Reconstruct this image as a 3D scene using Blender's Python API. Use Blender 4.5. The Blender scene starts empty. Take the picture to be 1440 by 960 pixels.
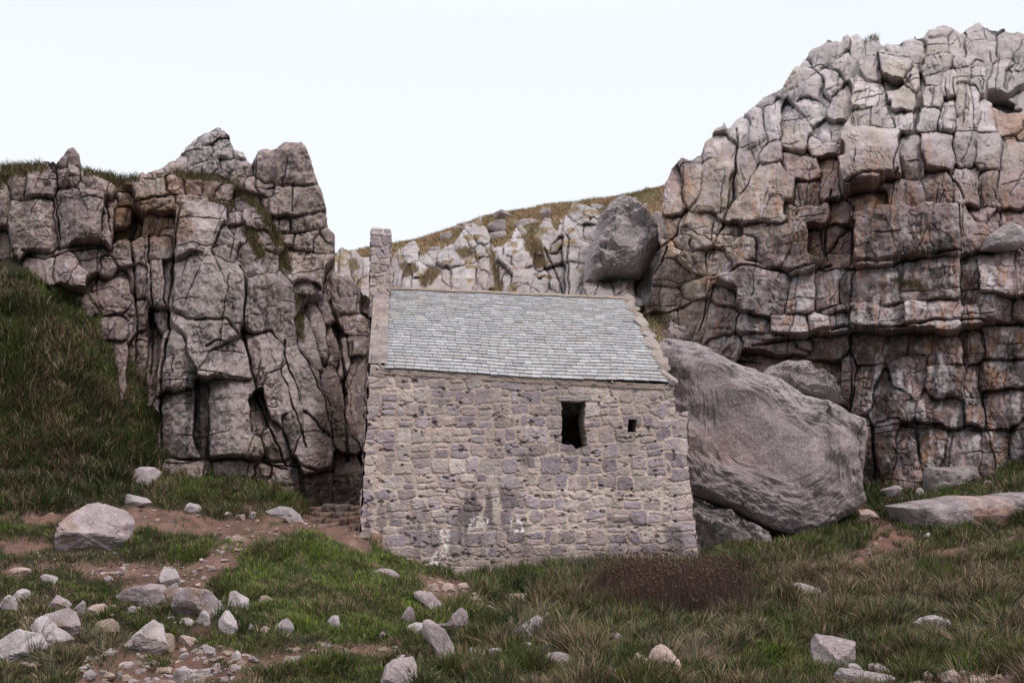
import bpy, bmesh, math
import numpy as np
from mathutils import Vector, Matrix
R = math.radians
sc = bpy.context.scene
COL = sc.collection

# ------------------------------------------------------------------ camera, sky, sun, exposure
PITCH = R(7.0)
cam_d = bpy.data.cameras.new('camera'); cam = bpy.data.objects.new('camera', cam_d); COL.objects.link(cam)
cam.location = (0, 0, 0); cam.rotation_euler = (R(90) + PITCH, 0, 0)
cam_d.lens = 35.0; cam_d.sensor_width = 36.0; cam_d.clip_start = 0.1; cam_d.clip_end = 2000
sc.camera = cam
SUN_EL, SUN_AZ = R(50), R(138)          # azimuth measured from +Y (north) clockwise; light from behind-right
world = bpy.data.worlds.new('World'); sc.world = world; world.use_nodes = True
wn = world.node_tree; wn.nodes.clear()
wo = wn.nodes.new('ShaderNodeOutputWorld'); bg = wn.nodes.new('ShaderNodeBackground')
sky = wn.nodes.new('ShaderNodeTexSky'); sky.sky_type = 'NISHITA'; sky.sun_disc = False
sky.sun_elevation = SUN_EL; sky.sun_rotation = SUN_AZ
sky.air_density = 1.0; sky.dust_density = 3.0; sky.ozone_density = 1.0
hs = wn.nodes.new('ShaderNodeMix'); hs.data_type = 'RGBA'; hs.inputs['Factor'].default_value = 0.88
# overcast cloud layer over the clear sky: brighter towards the zenith, as real overcast is
tcw = wn.nodes.new('ShaderNodeTexCoord'); sxw = wn.nodes.new('ShaderNodeSeparateXYZ'); wn.links.new(tcw.outputs['Generated'], sxw.inputs[0])
rw = wn.nodes.new('ShaderNodeValToRGB'); wn.links.new(sxw.outputs['Z'], rw.inputs[0])
rw.color_ramp.elements[0].position = 0.0; rw.color_ramp.elements[0].color = (.372, .383, .396, 1)
e_ = rw.color_ramp.elements.new(0.42); e_.color = (.350, .366, .386, 1)
rw.color_ramp.elements[-1].position = 1.0; rw.color_ramp.elements[-1].color = (.80, .762, .765, 1)
mw_ = wn.nodes.new('ShaderNodeVectorMath'); mw_.operation = 'SCALE'; mw_.inputs['Scale'].default_value = 22.0
wn.links.new(rw.outputs[0], mw_.inputs[0]); wn.links.new(mw_.outputs[0], hs.inputs['B'])
wn.links.new(sky.outputs[0], hs.inputs['A']); wn.links.new(hs.outputs['Result'], bg.inputs[0])
bg.inputs[1].default_value = 0.12
wn.links.new(bg.outputs[0], wo.inputs[0])
sl = bpy.data.lights.new('sun', 'SUN'); sl.energy = 1.7; sl.angle = R(11); sl.color = (1.0, 0.925, 0.875)
so = bpy.data.objects.new('sun', sl); COL.objects.link(so)
sdir = Vector((math.sin(SUN_AZ) * math.cos(SUN_EL), math.cos(SUN_AZ) * math.cos(SUN_EL), math.sin(SUN_EL)))
so.rotation_euler = sdir.to_track_quat('Z', 'Y').to_euler(); so.location = (0, -10, 30)
sc.view_settings.view_transform = 'Standard'; sc.view_settings.look = 'None'
sc.view_settings.exposure = 0.12; sc.view_settings.gamma = 1.0
sc.render.engine = 'CYCLES'
sc.cycles.max_bounces = 4; sc.cycles.diffuse_bounces = 2

# ------------------------------------------------------------------ projection helpers (photo 1440 x 960, lens 35 mm)
FP = 1400.0; CP, SP = math.cos(PITCH), math.sin(PITCH)
def ray(px, py):
    cx = (np.asarray(px, float) - 720.0) / FP; cy = (480.0 - np.asarray(py, float)) / FP
    return cx, CP - SP * cy, SP + CP * cy
def at(px, py, d):                       # the point seen at px,py whose world y is d
    a, b, c = ray(px, py); k = np.asarray(d, float) / b
    return np.stack(np.broadcast_arrays(a * k, np.asarray(d, float) + 0 * a, c * k), -1)
def proj(P):
    P = np.asarray(P, float); f = P[..., 1] * CP + P[..., 2] * SP; u = -P[..., 1] * SP + P[..., 2] * CP
    f = np.maximum(f, 0.1)
    return 720 + FP * P[..., 0] / f, 480 - FP * u / f

# ------------------------------------------------------------------ noise
_rt = np.random.default_rng(11).random((256, 256)).astype(np.float32)
_r3 = np.random.default_rng(12).random((64, 64, 64)).astype(np.float32)
def vn(x, y, s=0):
    x = np.asarray(x, np.float32) + s * 17.31; y = np.asarray(y, np.float32) + s * 9.73
    xi = np.floor(x).astype(np.int64); yi = np.floor(y).astype(np.int64); fx = x - xi; fy = y - yi
    fx = fx * fx * (3 - 2 * fx); fy = fy * fy * (3 - 2 * fy)
    a = _rt[xi & 255, yi & 255]; b = _rt[(xi + 1) & 255, yi & 255]; c = _rt[xi & 255, (yi + 1) & 255]; d = _rt[(xi + 1) & 255, (yi + 1) & 255]
    return (a * (1 - fx) + b * fx) * (1 - fy) + (c * (1 - fx) + d * fx) * fy
def fbm(x, y, s=0, o=4):                  # about -1..1
    t = 0; a = 1; n = 0; x = np.asarray(x, np.float32); y = np.asarray(y, np.float32)
    for i in range(o):
        t = t + a * (vn(x * 2**i, y * 2**i, s + i * 3.1) * 2 - 1); n += a; a *= 0.5
    return t / n * 1.5
def fac(x, y, s=0):                       # planar triangular facets, -1..1
    x = np.asarray(x, np.float32) + s * 13.7; y = np.asarray(y, np.float32) + s * 5.9; k = (x + y) * 0.36602540; xi = np.floor(x + k); yi = np.floor(y + k); t = (xi + yi) * 0.21132487
    fx = x + k - xi; fy = y + k - yi; up_ = fx > fy; g = lambda a, b: _rt[(xi + a).astype(np.int64) & 255, (yi + b).astype(np.int64) & 255]
    a = g(0, 0); b = np.where(up_, g(1, 0), g(0, 1)); c = g(1, 1); m = np.where(up_, fx, fy); n = np.where(up_, fy, fx)
    return (a + (b - a) * m + (c - b) * n) * 2 - 1
def vn3(p):
    pi = np.floor(p).astype(np.int64); f = p - pi; f = f * f * (3 - 2 * f); r = 0
    for dx in (0, 1):
        for dy in (0, 1):
            for dz in (0, 1):
                w = (f[:, 0] if dx else 1 - f[:, 0]) * (f[:, 1] if dy else 1 - f[:, 1]) * (f[:, 2] if dz else 1 - f[:, 2])
                r = r + w * _r3[(pi[:, 0] + dx) & 63, (pi[:, 1] + dy) & 63, (pi[:, 2] + dz) & 63]
    return r
def fbm3(p, o=4):
    t = 0; a = 1; n = 0
    for i in range(o):
        t = t + a * (vn3(p * 2**i + i * 7.7) * 2 - 1); n += a; a *= .5
    return t / n * 1.5
def hsh(i, k):                            # per-id random 0..1
    v = np.sin(np.asarray(i, np.float64) * 12.9898 + k * 78.233) * 43758.5453
    return (v - np.floor(v)).astype(np.float32)
def rbf(pts, vals):
    pts = np.array(pts, float); vals = np.array(vals, float); n = len(pts)
    sc_ = np.abs(pts).max()
    p = pts / sc_
    def K(d2): return 0.5 * d2 * np.log(d2 + 1e-12)
    d2 = ((p[:, None] - p[None]) ** 2).sum(-1)
    A = np.zeros((n + 3, n + 3)); A[:n, :n] = K(d2) + 1e-5 * np.eye(n); A[:n, n] = 1; A[:n, n + 1:] = p; A[n, :n] = 1; A[n + 1:, :n] = p.T
    w = np.linalg.solve(A, np.concatenate([vals, np.zeros(3)]))
    def f(x, y):
        x = np.asarray(x, float) / sc_; y = np.asarray(y, float) / sc_; r = w[n] + w[n + 1] * x + w[n + 2] * y
        for i in range(n): r = r + w[i] * K((x - p[i, 0]) ** 2 + (y - p[i, 1]) ** 2)
        return r
    return f
def inpoly(px, py, poly):
    poly = np.array(poly, float); r = np.zeros(np.shape(px), bool); n = len(poly)
    for i in range(n):
        x1, y1 = poly[i]; x2, y2 = poly[(i + 1) % n]
        if y1 == y2: continue
        c = ((y1 > py) != (y2 > py)) & (px < (x2 - x1) * (py - y1) / (y2 - y1) + x1)
        r ^= c
    return r
def edist(px, py, poly):                  # distance to a closed polygon's outline
    poly = np.array(poly, float); r = np.full(np.shape(px), 1e9)
    for i in range(len(poly)):
        a = poly[i]; b = poly[(i + 1) % len(poly)]; ab = b - a; L = (ab ** 2).sum() + 1e-9
        t = np.clip(((px - a[0]) * ab[0] + (py - a[1]) * ab[1]) / L, 0, 1)
        r = np.minimum(r, np.hypot(px - a[0] - t * ab[0], py - a[1] - t * ab[1]))
    return r
def soft(px, py, poly, w):                # 1 inside, fading to 0 over w pixels outside
    d = edist(px, py, poly); i = inpoly(px, py, poly)
    return np.clip(np.where(i, 1, 1 - d / w), 0, 1)

# ------------------------------------------------------------------ mesh helpers
def mk(name, V, F, mat, col=None, parent=None, smooth=True):
    """V (n,3), F (m,k) array or list of such arrays with different k."""
    me = bpy.data.meshes.new(name); Fs = F if isinstance(F, list) else [F]
    Fs = [np.asarray(f, np.int32) for f in Fs if len(f)]
    V = np.asarray(V, np.float32)
    me.vertices.add(len(V)); me.vertices.foreach_set('co', V.ravel())
    nl = sum(f.size for f in Fs); npoly = sum(len(f) for f in Fs)
    me.loops.add(nl); me.loops.foreach_set('vertex_index', np.concatenate([f.ravel() for f in Fs]))
    me.polygons.add(npoly)
    tot = np.concatenate([np.full(len(f), f.shape[1], np.int32) for f in Fs])
    me.polygons.foreach_set('loop_start', np.concatenate([[0], np.cumsum(tot)[:-1]]).astype(np.int32))
    me.update(calc_edges=True)
    me.polygons.foreach_set('use_smooth', np.full(npoly, bool(smooth)))
    if col is not None:
        c = np.ones((len(V), 4), np.float32); c[:, :col.shape[1]] = col
        at_ = me.attributes.new('Col', 'FLOAT_COLOR', 'POINT'); at_.data.foreach_set('color', c.ravel())
    me.materials.append(mat); me.validate()
    o = bpy.data.objects.new(name, me); COL.objects.link(o)
    if parent is not None: o.parent = parent
    return o
def gridfaces(nr, nc, keep=None):
    i = np.arange(nr * nc).reshape(nr, nc)
    f = np.stack([i[:-1, :-1], i[1:, :-1], i[1:, 1:], i[:-1, 1:]], -1)
    return f[keep] if keep is not None else f.reshape(-1, 4)
def tag(o, label=None, cat=None, group=None, kind=None):
    if label: o['label'] = label
    if cat: o['category'] = cat
    if group: o['group'] = group
    if kind: o['kind'] = kind
    return o
def empty(name, loc=(0, 0, 0)):
    o = bpy.data.objects.new(name, None); o.location = loc; COL.objects.link(o); return o
def recenter(o, p):                       # origin of a world-space mesh to the point p
    p = Vector([float(v) for v in p]); o.data.transform(Matrix.Translation(-p)); o.location = p
    return o

# ------------------------------------------------------------------ materials (procedural)
def mat(name, base=(.3, .3, .3), rough=.9, attr=True, var=.3, scale=2.0, bump=.02, bscale=14.0, tint=None, fine=70., spec=.25, lich=0.0):
    m = bpy.data.materials.new(name); m.use_nodes = True; n = m.node_tree; N = n.nodes; L = n.links
    b = N['Principled BSDF']; b.inputs['Roughness'].default_value = rough; b.inputs['Specular IOR Level'].default_value = spec
    tc = N.new('ShaderNodeTexCoord').outputs['Object']
    if attr:
        a = N.new('ShaderNodeAttribute'); a.attribute_name = 'Col'; src = a.outputs['Color']
    else:
        a = N.new('ShaderNodeRGB'); a.outputs[0].default_value = (*base, 1); src = a.outputs[0]
    def noise(s, det=8, rg=.6):
        t = N.new('ShaderNodeTexNoise'); t.inputs['Scale'].default_value = s; t.inputs['Detail'].default_value = det; t.inputs['Roughness'].default_value = rg
        L.new(tc, t.inputs['Vector']); return t.outputs[0]
    def rng(o, a0, a1, b0, b1):
        t = N.new('ShaderNodeMapRange'); L.new(o, t.inputs[0])
        for i, v in enumerate((a0, a1, b0, b1)): t.inputs[i + 1].default_value = v
        return t.outputs[0]
    def mul(c, f):
        t = N.new('ShaderNodeVectorMath'); t.operation = 'SCALE'; L.new(c, t.inputs[0]); L.new(f, t.inputs['Scale']); return t.outputs[0]
    c = mul(src, rng(noise(scale), .3, .7, 1 - var, 1 + var))
    c = mul(c, rng(noise(fine, 3, .7), .3, .7, 1 - var * .8, 1 + var * .8))
    if lich > 0:                          # pale lichen and darker specks, own shapes
        mx = N.new('ShaderNodeMix'); mx.data_type = 'RGBA'
        L.new(rng(noise(scale * 4.5, 6, .75), .57, .66, 0, lich), mx.inputs['Factor']); L.new(c, mx.inputs['A']); mx.inputs['B'].default_value = (.50, .452, .45, 1)
        c = mx.outputs['Result']
        mx = N.new('ShaderNodeMix'); mx.data_type = 'RGBA'
        L.new(rng(noise(scale * 7.3, 6, .8), .60, .68, 0, lich), mx.inputs['Factor']); L.new(c, mx.inputs['A']); mx.inputs['B'].default_value = (.10, .085, .085, 1)
        c = mx.outputs['Result']
    L.new(c, b.inputs['Base Color'])
    if bump:
        bp = N.new('ShaderNodeBump'); bp.inputs['Distance'].default_value = bump; bp.inputs['Strength'].default_value = 1
        L.new(noise(bscale, 9, .68), bp.inputs['Height']); L.new(bp.outputs[0], b.inputs['Normal'])
    return m
M_ROCK = mat('limestone', var=.30, scale=1.5, bump=.07, bscale=13, lich=.62, fine=26)
M_BOUL = mat('boulder_stone', var=.30, scale=3.2, bump=.035, bscale=13, lich=.7, fine=40)
M_GIANT = mat('boulder_limestone', var=.36, scale=1.8, bump=.15, bscale=7.5, lich=.6, fine=16)
M_WALL = mat('rubble_masonry', var=.16, scale=3.5, bump=.018, bscale=22, lich=.25)
M_SLATE = mat('roof_slate', var=.12, scale=6, bump=.004, bscale=30, rough=.6, spec=.5)
M_SOIL = mat('soil', var=.28, scale=1.6, bump=.03, bscale=14)
M_GRASS = mat('grass_blades', var=.12, scale=.7, bump=0, rough=.75, spec=.2)
M_STEM = mat('dead_stems', var=.2, scale=3, bump=0, rough=.9)
M_DARK = mat('dark_timber', base=(.03, .024, .022), attr=False, bump=.01)

# ------------------------------------------------------------------ ground height field
def gp(px, py, d):
    p = at(px, py, d); return (p[0], p[1], p[2])
GP = [gp(*t) for t in [
 (-150,960,8),(0,960,8),(200,960,8),(400,960,8.2),(560,960,8.2),(720,960,8.5),(900,960,8.5),(1100,960,8.5),(1300,960,8.3),(1440,960,8.2),(1600,960,8),
 (0,900,10),(200,900,10),(380,900,10.5),(560,905,11),(700,900,11),(900,890,11.5),(1100,890,11.5),(1300,885,11.3),(1440,880,11.2),
 (-100,850,12),(0,845,12.6),(150,845,12.8),(300,845,13.5),(430,820,14),(540,840,14.3),(640,860,14.2),(760,850,15),(900,845,15),(1100,840,15),(1300,830,15),(1440,825,14.6),
 (0,790,16),(100,790,16.4),(250,790,16.8),(350,768,17),(450,758,17.6),(540,790,18),(630,828,18.5),(720,828,18.6),(860,808,18.6),(1000,808,18.8),(1150,795,18.8),(1300,785,19),(1440,775,19),
 (-100,725,20),(0,725,20),(120,735,20),(230,730,20.5),(340,745,21),(430,738,21.3),(500,757,21.3),(512,775,21.7),
 (600,806,21.3),(700,810,21.6),(800,802,22),(900,793,22.4),(985,787,22.8),(1080,768,23),(1200,757,23),(1320,758,23),(1440,742,23.2),
 (0,665,22),(100,680,22.2),(200,700,22.5),(300,690,23.2),(380,705,23.4),(460,735,24),
 (-60,560,23.8),(60,570,24),(150,640,24.2),(240,665,24.8),(380,690,25),(0,470,25.4),(100,510,25.6),(-100,420,26.5),(30,400,27),
 (480,745,26),(600,800,27),(800,800,28),(1000,770,27),(1120,752,27.2),(1220,705,28),(1250,690,29),(1330,690,29.5),(1400,670,29),(1480,650,29),(1250,690,32),(1440,650,32)]]
GP += [(-14., 4., -1.7), (14., 4., -1.7), (0., 3., -1.8), (0., 33., -2.2), (-14., 30., 6.), (20., 32., -.5)]
_g = rbf([(a, b) for a, b, c in GP], [c for a, b, c in GP])
def gz(x, y, detail=True):
    z = _g(x, y)
    if detail:
        z = z + .11 * fbm(np.asarray(x) * 1.1, np.asarray(y) * 1.1, 3, 3) + .10 * (.5 - np.abs(fbm(np.asarray(x) * 1.5, np.asarray(y) * 1.5, 37, 2))) + .045 * fbm(np.asarray(x) * 4, np.asarray(y) * 4, 5, 3) + .09 * (.4 - np.abs(fbm(np.asarray(x) * 3.1, np.asarray(y) * 3.1, 47, 2)))
    return z
def ghit(px, py, f=gz, d0=5.0, d1=32., step=.05):
    if f is gz: f = gzl
    ds = np.arange(d0, d1, step); P = at(np.full(ds.shape, float(px)), np.full(ds.shape, float(py)), ds)
    h = P[:, 2] < f(P[:, 0], P[:, 1]); k = np.argmax(h) if h.any() else -1
    return float(ds[k]), P[k]

# bare soil and stony zones, in photo pixels (looked up through the projection of each ground point)
PATHS = [[(-200,719),(120,724),(200,714),(260,722),(330,735),(430,724),(515,740),(520,776),(470,764),(440,746),(330,762),(250,744),(160,742),(120,733),(-200,728)],
 [(-100,756),(50,757),(75,768),(30,776),(-100,774)],[(330,925),(440,908),(570,905),(560,918),(440,926),(380,940),(320,950)],
 [(100,800),(210,790),(330,800),(250,815),(150,812)],[(200,822),(260,812),(300,772),(350,765),(330,790),(280,830),(230,845)],[(120,925),(330,905),(340,960),(100,980)],
 [(1105,797),(1180,780),(1218,770),(1240,745),(1200,718),(1205,698),(1232,725),(1290,760),(1280,775),(1190,797),(1120,806)],
 [(1310,775),(1400,765),(1460,742),(1460,760),(1400,778),(1330,785)],[(590,812),(650,815),(690,850),(660,852),(600,832)],[(930,900),(1010,880),(1050,930),(960,940)],[(1290,955),(1440,935),(1440,990),(1250,990)]]
def bare(px, py):
    m = np.zeros(np.shape(px))
    for p in PATHS: m = np.maximum(m, soft(px, py, p, 5))
    wob = fbm(px / 34, py / 16, 21, 4)
    st = np.clip((380 - px) / 120, 0, 1) * np.clip((py - 770) / 30, 0, 1)
    m = np.maximum(m, st * np.clip(wob * 1.7 - .32, 0, 1))
    m = np.clip(m * (1.15 + .9 * fbm(px / 26, py / 9, 23, 3)) + .2 * wob * (m > .02), 0, 1)
    m = np.maximum(m, np.clip(wob * 2.2 - 1.15, 0, 1) * .85)
    return m
def gzl(x, y):                            # quick look-up of the finished ground mesh
    i = np.clip(((np.asarray(y) - gy[0]) / .045 + .5).astype(int), 0, len(gy) - 1); j = np.clip(((np.asarray(x) - gx[0]) / .045 + .5).astype(int), 0, len(gx) - 1); return GZ[i, j]
def ghitv(px, py, step=.06, d0=5.5, d1=31.):
    d = np.full(len(px), d0); done = np.zeros(len(px), bool); a, b, c = ray(px, py)
    while d[~done].size and d[~done].min() < d1:
        i = ~done; k = d[i] / b[i]; h = c[i] * k < gzl(a[i] * k, d[i]); t = done[i]; t |= h | (d[i] >= d1 - step); done[i] = t; d[i] = np.where(h, d[i], d[i] + step)
    k = d / b; return a * k, d, gzl(a * k, d), d < d1 - step
gx = np.arange(-15, 18, .045); gy = np.arange(3.5, 33.5, .045)
GX, GY = np.meshgrid(gx, gy); GZ = gz(GX, GY)
gpx, gpy = proj(np.stack([GX, GY, GZ], -1)); gb = bare(gpx, gpy)
lump = np.abs(fbm(GX * 7, GY * 7, 9, 4)); GZ = GZ + .13 * soft(gpx, gpy, [(300,760),(430,740),(560,770),(640,860),(560,910),(400,900),(200,840),(200,780)], 40) * (.6 - 1.6 * np.abs(fbm(GX * 1.25, GY * 1.25, 57, 2))) + gb * (.05 * lump - .04) + (1 - gb) * .05 * fbm(GX * 2.6, GY * 2.6, 33, 2)
redd = np.clip(vn(GX * .8, GY * .8, 4) * 1.2, 0, 1) * .5 + .5 * (gpx > 1050)
soilc = np.array([.125, .075, .060])[None, None] * (.75 + .5 * vn(GX * 6, GY * 6, 8))[..., None]
soilc = soilc * (1 - redd[..., None] * .35) + np.array([.17, .075, .055]) * redd[..., None] * .35
turf = (np.array([.026, .022, .012]) + np.array([.006, .020, .0])[None, None] * soft(gpx, gpy, [(300,770),(430,745),(540,770),(600,820),(640,870),(560,900),(420,880),(330,830)], 25)[..., None]) * (.7 + .6 * vn(GX * 3, GY * 3, 2))[..., None]
gc = turf * (1 - gb[..., None]) + soilc * gb[..., None]
ground = mk('ground', np.stack([GX, GY, GZ], -1).reshape(-1, 3), gridfaces(*GX.shape), M_SOIL, gc.reshape(-1, 3)); tag(ground, 'grassy hummocky ground with brown earth paths', kind='structure')
# unseen ground sheet below everything, added to bounce light onto the scene
V = [(-400, -400, -7), (400, -400, -7), (400, 500, -7), (-400, 500, -7)]
tag(mk('bounce_ground', V, np.array([[0, 1, 2, 3]]), M_SOIL, np.tile([[.06, .055, .035]], (4, 1))), kind='structure')

# ------------------------------------------------------------------ hillside behind
HP = [gp(*t) for t in [(380,400,44),(480,440,38),(600,440,38),(720,440,38),(850,440,37),(960,440,37),(1050,440,38),(480,395,45),(600,395,44),(720,395,43),(850,395,42),(960,400,42),
 (470,372,52),(540,362,52),(600,348,51),(660,335,51),(720,325,50),(800,315,49),(880,305,48),(960,300,48),
 (440,368,60),(500,354,60),(560,347,60),(610,332,60),(650,316,60),(700,302,60),(760,297,60),(830,290,60),(880,282,60),(930,266,60),(1000,240,60)]]
HP += [(p[0] * 1.25, 75., p[2] * 1.15) for p in HP[-11:]] + [(-26., 45., 7.), (-30., 60., 12.), (30., 45., 12.), (30., 60., 22.), (-10., 34., 3.), (10., 34., 4.)]
_h = rbf([(a, b) for a, b, c in HP], [c for a, b, c in HP])
def hz(x, y): return _h(x, y) + .25 * fbm(np.asarray(x) * .35, np.asarray(y) * .35, 13, 4) + .09 * fbm(np.asarray(x) * 1.6, np.asarray(y) * 1.6, 14, 3)
hx = np.arange(-28, 30, .12); hy = np.arange(32.6, 76, .12); HX, HY = np.meshgrid(hx, hy); HZ = hz(HX, HY)
t = np.clip(vn(HX * .5, HY * .5, 5) * 1.5 - .2, 0, 1)[..., None]; t2 = np.clip(vn(HX * 1.7, HY * 1.7, 6) * 2.2 - .9, 0, 1)[..., None]
hc = np.array([.27, .185, .12]) * (1 - t) + np.array([.15, .13, .07]) * t; hc = hc * (1 - .5 * t2) + np.array([.085, .08, .04]) * .5 * t2
hill = mk('hillside', np.stack([HX, HY, HZ], -1).reshape(-1, 3), gridfaces(*HX.shape), M_SOIL, hc.reshape(-1, 3)); tag(hill, 'brown grassy hillside rising behind the chapel', kind='structure')

# ------------------------------------------------------------------ cliffs: fractured limestone faces
def blocks_field(X, Y, B, p=5.0):
    F1 = np.full(X.shape, 1e9, np.float32); F2 = F1.copy(); ID = np.zeros(X.shape, np.int32); U = F1 * 0; Vv = F1 * 0
    for k, (cx, cy, hw, hh, a, off) in enumerate(B):
        ca, sa = math.cos(R(a)), math.sin(R(a)); dx = X - cx; dy = Y - cy
        u = (dx * ca + dy * sa) / hw; v = (-dx * sa + dy * ca) / hh
        d = (np.abs(u) ** p + np.abs(v) ** p) ** (1 / p)
        n = d < F1; F2 = np.where(n, F1, np.minimum(F2, d)); F1 = np.where(n, d, F1); ID[n] = k; U = np.where(n, u, U); Vv = np.where(n, v, Vv)
    return F1, F2, ID, U, Vv
def voro(x, y, s):
    xi = np.floor(x); yi = np.floor(y); F1 = np.full(x.shape, 1e9, np.float32); F2 = F1.copy(); ID = F1 * 0; DX = F1 * 0; DY = F1 * 0
    for i in (-1, 0, 1):
        for j in (-1, 0, 1):
            cx = xi + i; cy = yi + j; h = cx * 57.0 + cy * 131.0 + s * 7.0
            dx = x - cx - .15 - .7 * hsh(h, 1.3); dy = y - cy - .15 - .7 * hsh(h, 2.7); d = (np.abs(dx) ** 3 + np.abs(dy) ** 3) ** .3333
            n = d < F1; F2 = np.where(n, F1, np.minimum(F2, d)); F1 = np.where(n, d, F1); ID = np.where(n, h, ID); DX = np.where(n, dx, DX); DY = np.where(n, dy, DY)
    return F1, F2, ID, DX, DY
def relief(X, Y, B, fracf, seed, fk, gk):
    """metres towards the viewer's side for a joint-bounded rock face; returns displacement, block id, small id"""
    s = seed * 3.3
    wx = 5 * fbm(X / 70, Y / 70, s, 2) + 1.2 * fbm(X / 12, Y / 12, s + 5, 3) + 2.4 * fac(X / 20, Y / 20, s + 6); wy = 5 * fbm(X / 70, Y / 70, s + 9, 2) + 1.2 * fbm(X / 12, Y / 12, s + 14, 3) + 2.4 * fac(X / 20, Y / 20, s + 16)
    Xw = X + wx; Yw = Y + wy
    Bn = np.array(B); F1, F2, ID, U, V = blocks_field(Xw, Yw, B, 7.0)
    hw = Bn[ID, 2]; hh = Bn[ID, 3]; off = Bn[ID, 5]; sz = np.minimum(hw, hh)
    e = (F2 - F1) * .5 * (hw + hh) * .5
    tx = (hsh(ID, 3.1 + seed) - .5) * .024 * hw; ty = (hsh(ID, 4.1 + seed) - .42) * .019 * np.minimum(hh, 70)
    D = off * (1.25 if seed == 1 else 1.1) + tx * U + ty * V
    # chamfered arrises: columns turn back at their sides, blocks weather back at their tops and are undercut below
    cc_ = (hsh(ID, 21.3) - .5) * .7; tall = np.clip((hh / hw - .7) * 2, .25, 1) * (1.0 if seed == 1 else .55)
    D = D - .0125 * hw * tall * np.clip(np.abs(U - cc_) - .28 * hsh(ID, 22.1), 0, 1.1) - .016 * np.minimum(hh, 45) * np.clip(-V - .62 + .25 * hsh(ID, 23.7), 0, .6)
    # broken, planar faces within each block
    q = hsh(ID, 12.3) * 40
    fk = fk(X, Y); D = D + fk * .44 * fac(Xw / 52 + q, Yw / 74, s + 50) * np.clip(sz / 50, .3, 1) + fk * .20 * fac(Xw / 24 + q, Yw / 36 + q, s + 51) + (.3 + .6 * fk) * .085 * fac(X / 11, Y / 15, s + 52) + .034 * fac(X / 5, Y / 6.5, s + 53)
    D = D - fk * (.11 * np.exp(-e / 2.2) + .05 * np.exp(-e / (.12 * sz + 2)))
    open_ = np.clip((vn(X / 38, Y / 38, s + 2) * .7 + .3 * vn(X / 12, Y / 12, s + 4) - .40) * 3.2, .12, 1) * (.45 + .55 * vn(X / 70, Y / 70, s + 6))
    D = D - gk * open_ * np.exp(-(e / (.60 + .75 * open_ ** 2)) ** 2)
    # second order joints, orientation per block
    a = (hsh(ID, 8.8) - .5) * .5; ca = np.cos(a); sa = np.sin(a)
    sx = 17 + 22 * hsh(ID, 5.5); sy = sx * (.8 + 1.6 * hsh(ID, 6.6))
    x2 = (Xw * ca + Yw * sa) / sx + hsh(ID, 9.9) * 90; y2 = (-Xw * sa + Yw * ca) / sy + hsh(ID, 7.9) * 90
    f1, f2, id2, dx, dy = voro(x2, y2, seed)
    fr = fracf(X, Y) * (.15 + .95 * hsh(ID, 2.2) ** 1.3)
    e2 = (f2 - f1) * sx * .5
    D = D + fr * np.clip(fk * 1.5, 0, 1) * ((hsh(id2, 1.1) - .5) * .17 + (hsh(id2, 2.1) - .5) * .34 * dx + (hsh(id2, 3.3) - .5) * .34 * dy)
    gate = np.clip((vn(X / 17, Y / 17, s + 31) - .45) * 5, 0, 1) * np.clip(fr * 1.3, 0, 1)
    D = D - gate * .15 * np.exp(-(e2 / .95) ** 2)
    # fine chips
    f1, f2, id3, dx, dy = voro((X + 2 * wx) / 8.0, (Y + 2 * wy) / 12.0, seed + 5); e3 = (f2 - f1) * 4
    D = D + (.25 + fr) * ((hsh(id3, 1.7) - .5) * .035 + (hsh(id3, 4.2) - .5) * .08 * dx + (hsh(id3, 5.3) - .5) * .08 * dy) - .07 * np.clip((vn(X / 22, Y / 22, s + 33) - .6) * 6, 0, 1) * np.exp(-(e3 / .8) ** 2)
    # thin bedding partings and joints running on across blocks
    for per, ang, w, dep, k in ((37, .05, .7, .12, 1), (61, 1.45, .7, .13, 2), (83, 1.15, .6, .10, 3)):
        t = (X * math.sin(ang) * 1.0 + Y * math.cos(ang)) + 5 * fbm(X / 70, Y / 70, s + 80 + k, 3) + 2 * fac(X / 13, Y / 13, s + 90 + k); t = np.abs(t / per - np.round(t / per)) * per
        D = D - dep * np.clip((vn(X / 34, Y / 34, s + 70 + k) - .56) * 7, 0, 1) * np.exp(-(t / w) ** 2)
    D = D + .06 * fbm(X / 42, Y / 42, s + 41, 3) + .034 * fbm(X / 5, Y / 7, s + 43, 4) + .05 * np.abs(fbm(X / 18, Y / 18, s + 47, 4)) + .020 * fbm(X / 60, Y / 4.5, s + 44, 3) * (hsh(ID, 3.9) > .4) + .022 * fbm(X / 6, Y / 50, s + 45, 2)
    return D, ID, id2, e, Xw, Yw
def crev(X, Y, L):                        # named deep joints: polylines with a half-width (px) and a depth (m)
    D = np.zeros(X.shape, np.float32)
    for w, dep, pts in L:
        d = np.full(X.shape, 1e9, np.float32)
        for (x1, y1), (x2, y2) in zip(pts[:-1], pts[1:]):
            ex, ey = x2 - x1, y2 - y1; t = np.clip(((X - x1) * ex + (Y - y1) * ey) / (ex * ex + ey * ey + 1e-6), 0, 1); d = np.minimum(d, np.hypot(X - x1 - t * ex, Y - y1 - t * ey))
        D = np.maximum(D, .52 * dep * (.35 + 1.1 * vn(X / 17, Y / 17, 7.7)) * np.exp(-(d / (w * (.25 + .5 * vn(X / 25, Y / 25, 3.3)))) ** 2))
    return D
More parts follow.
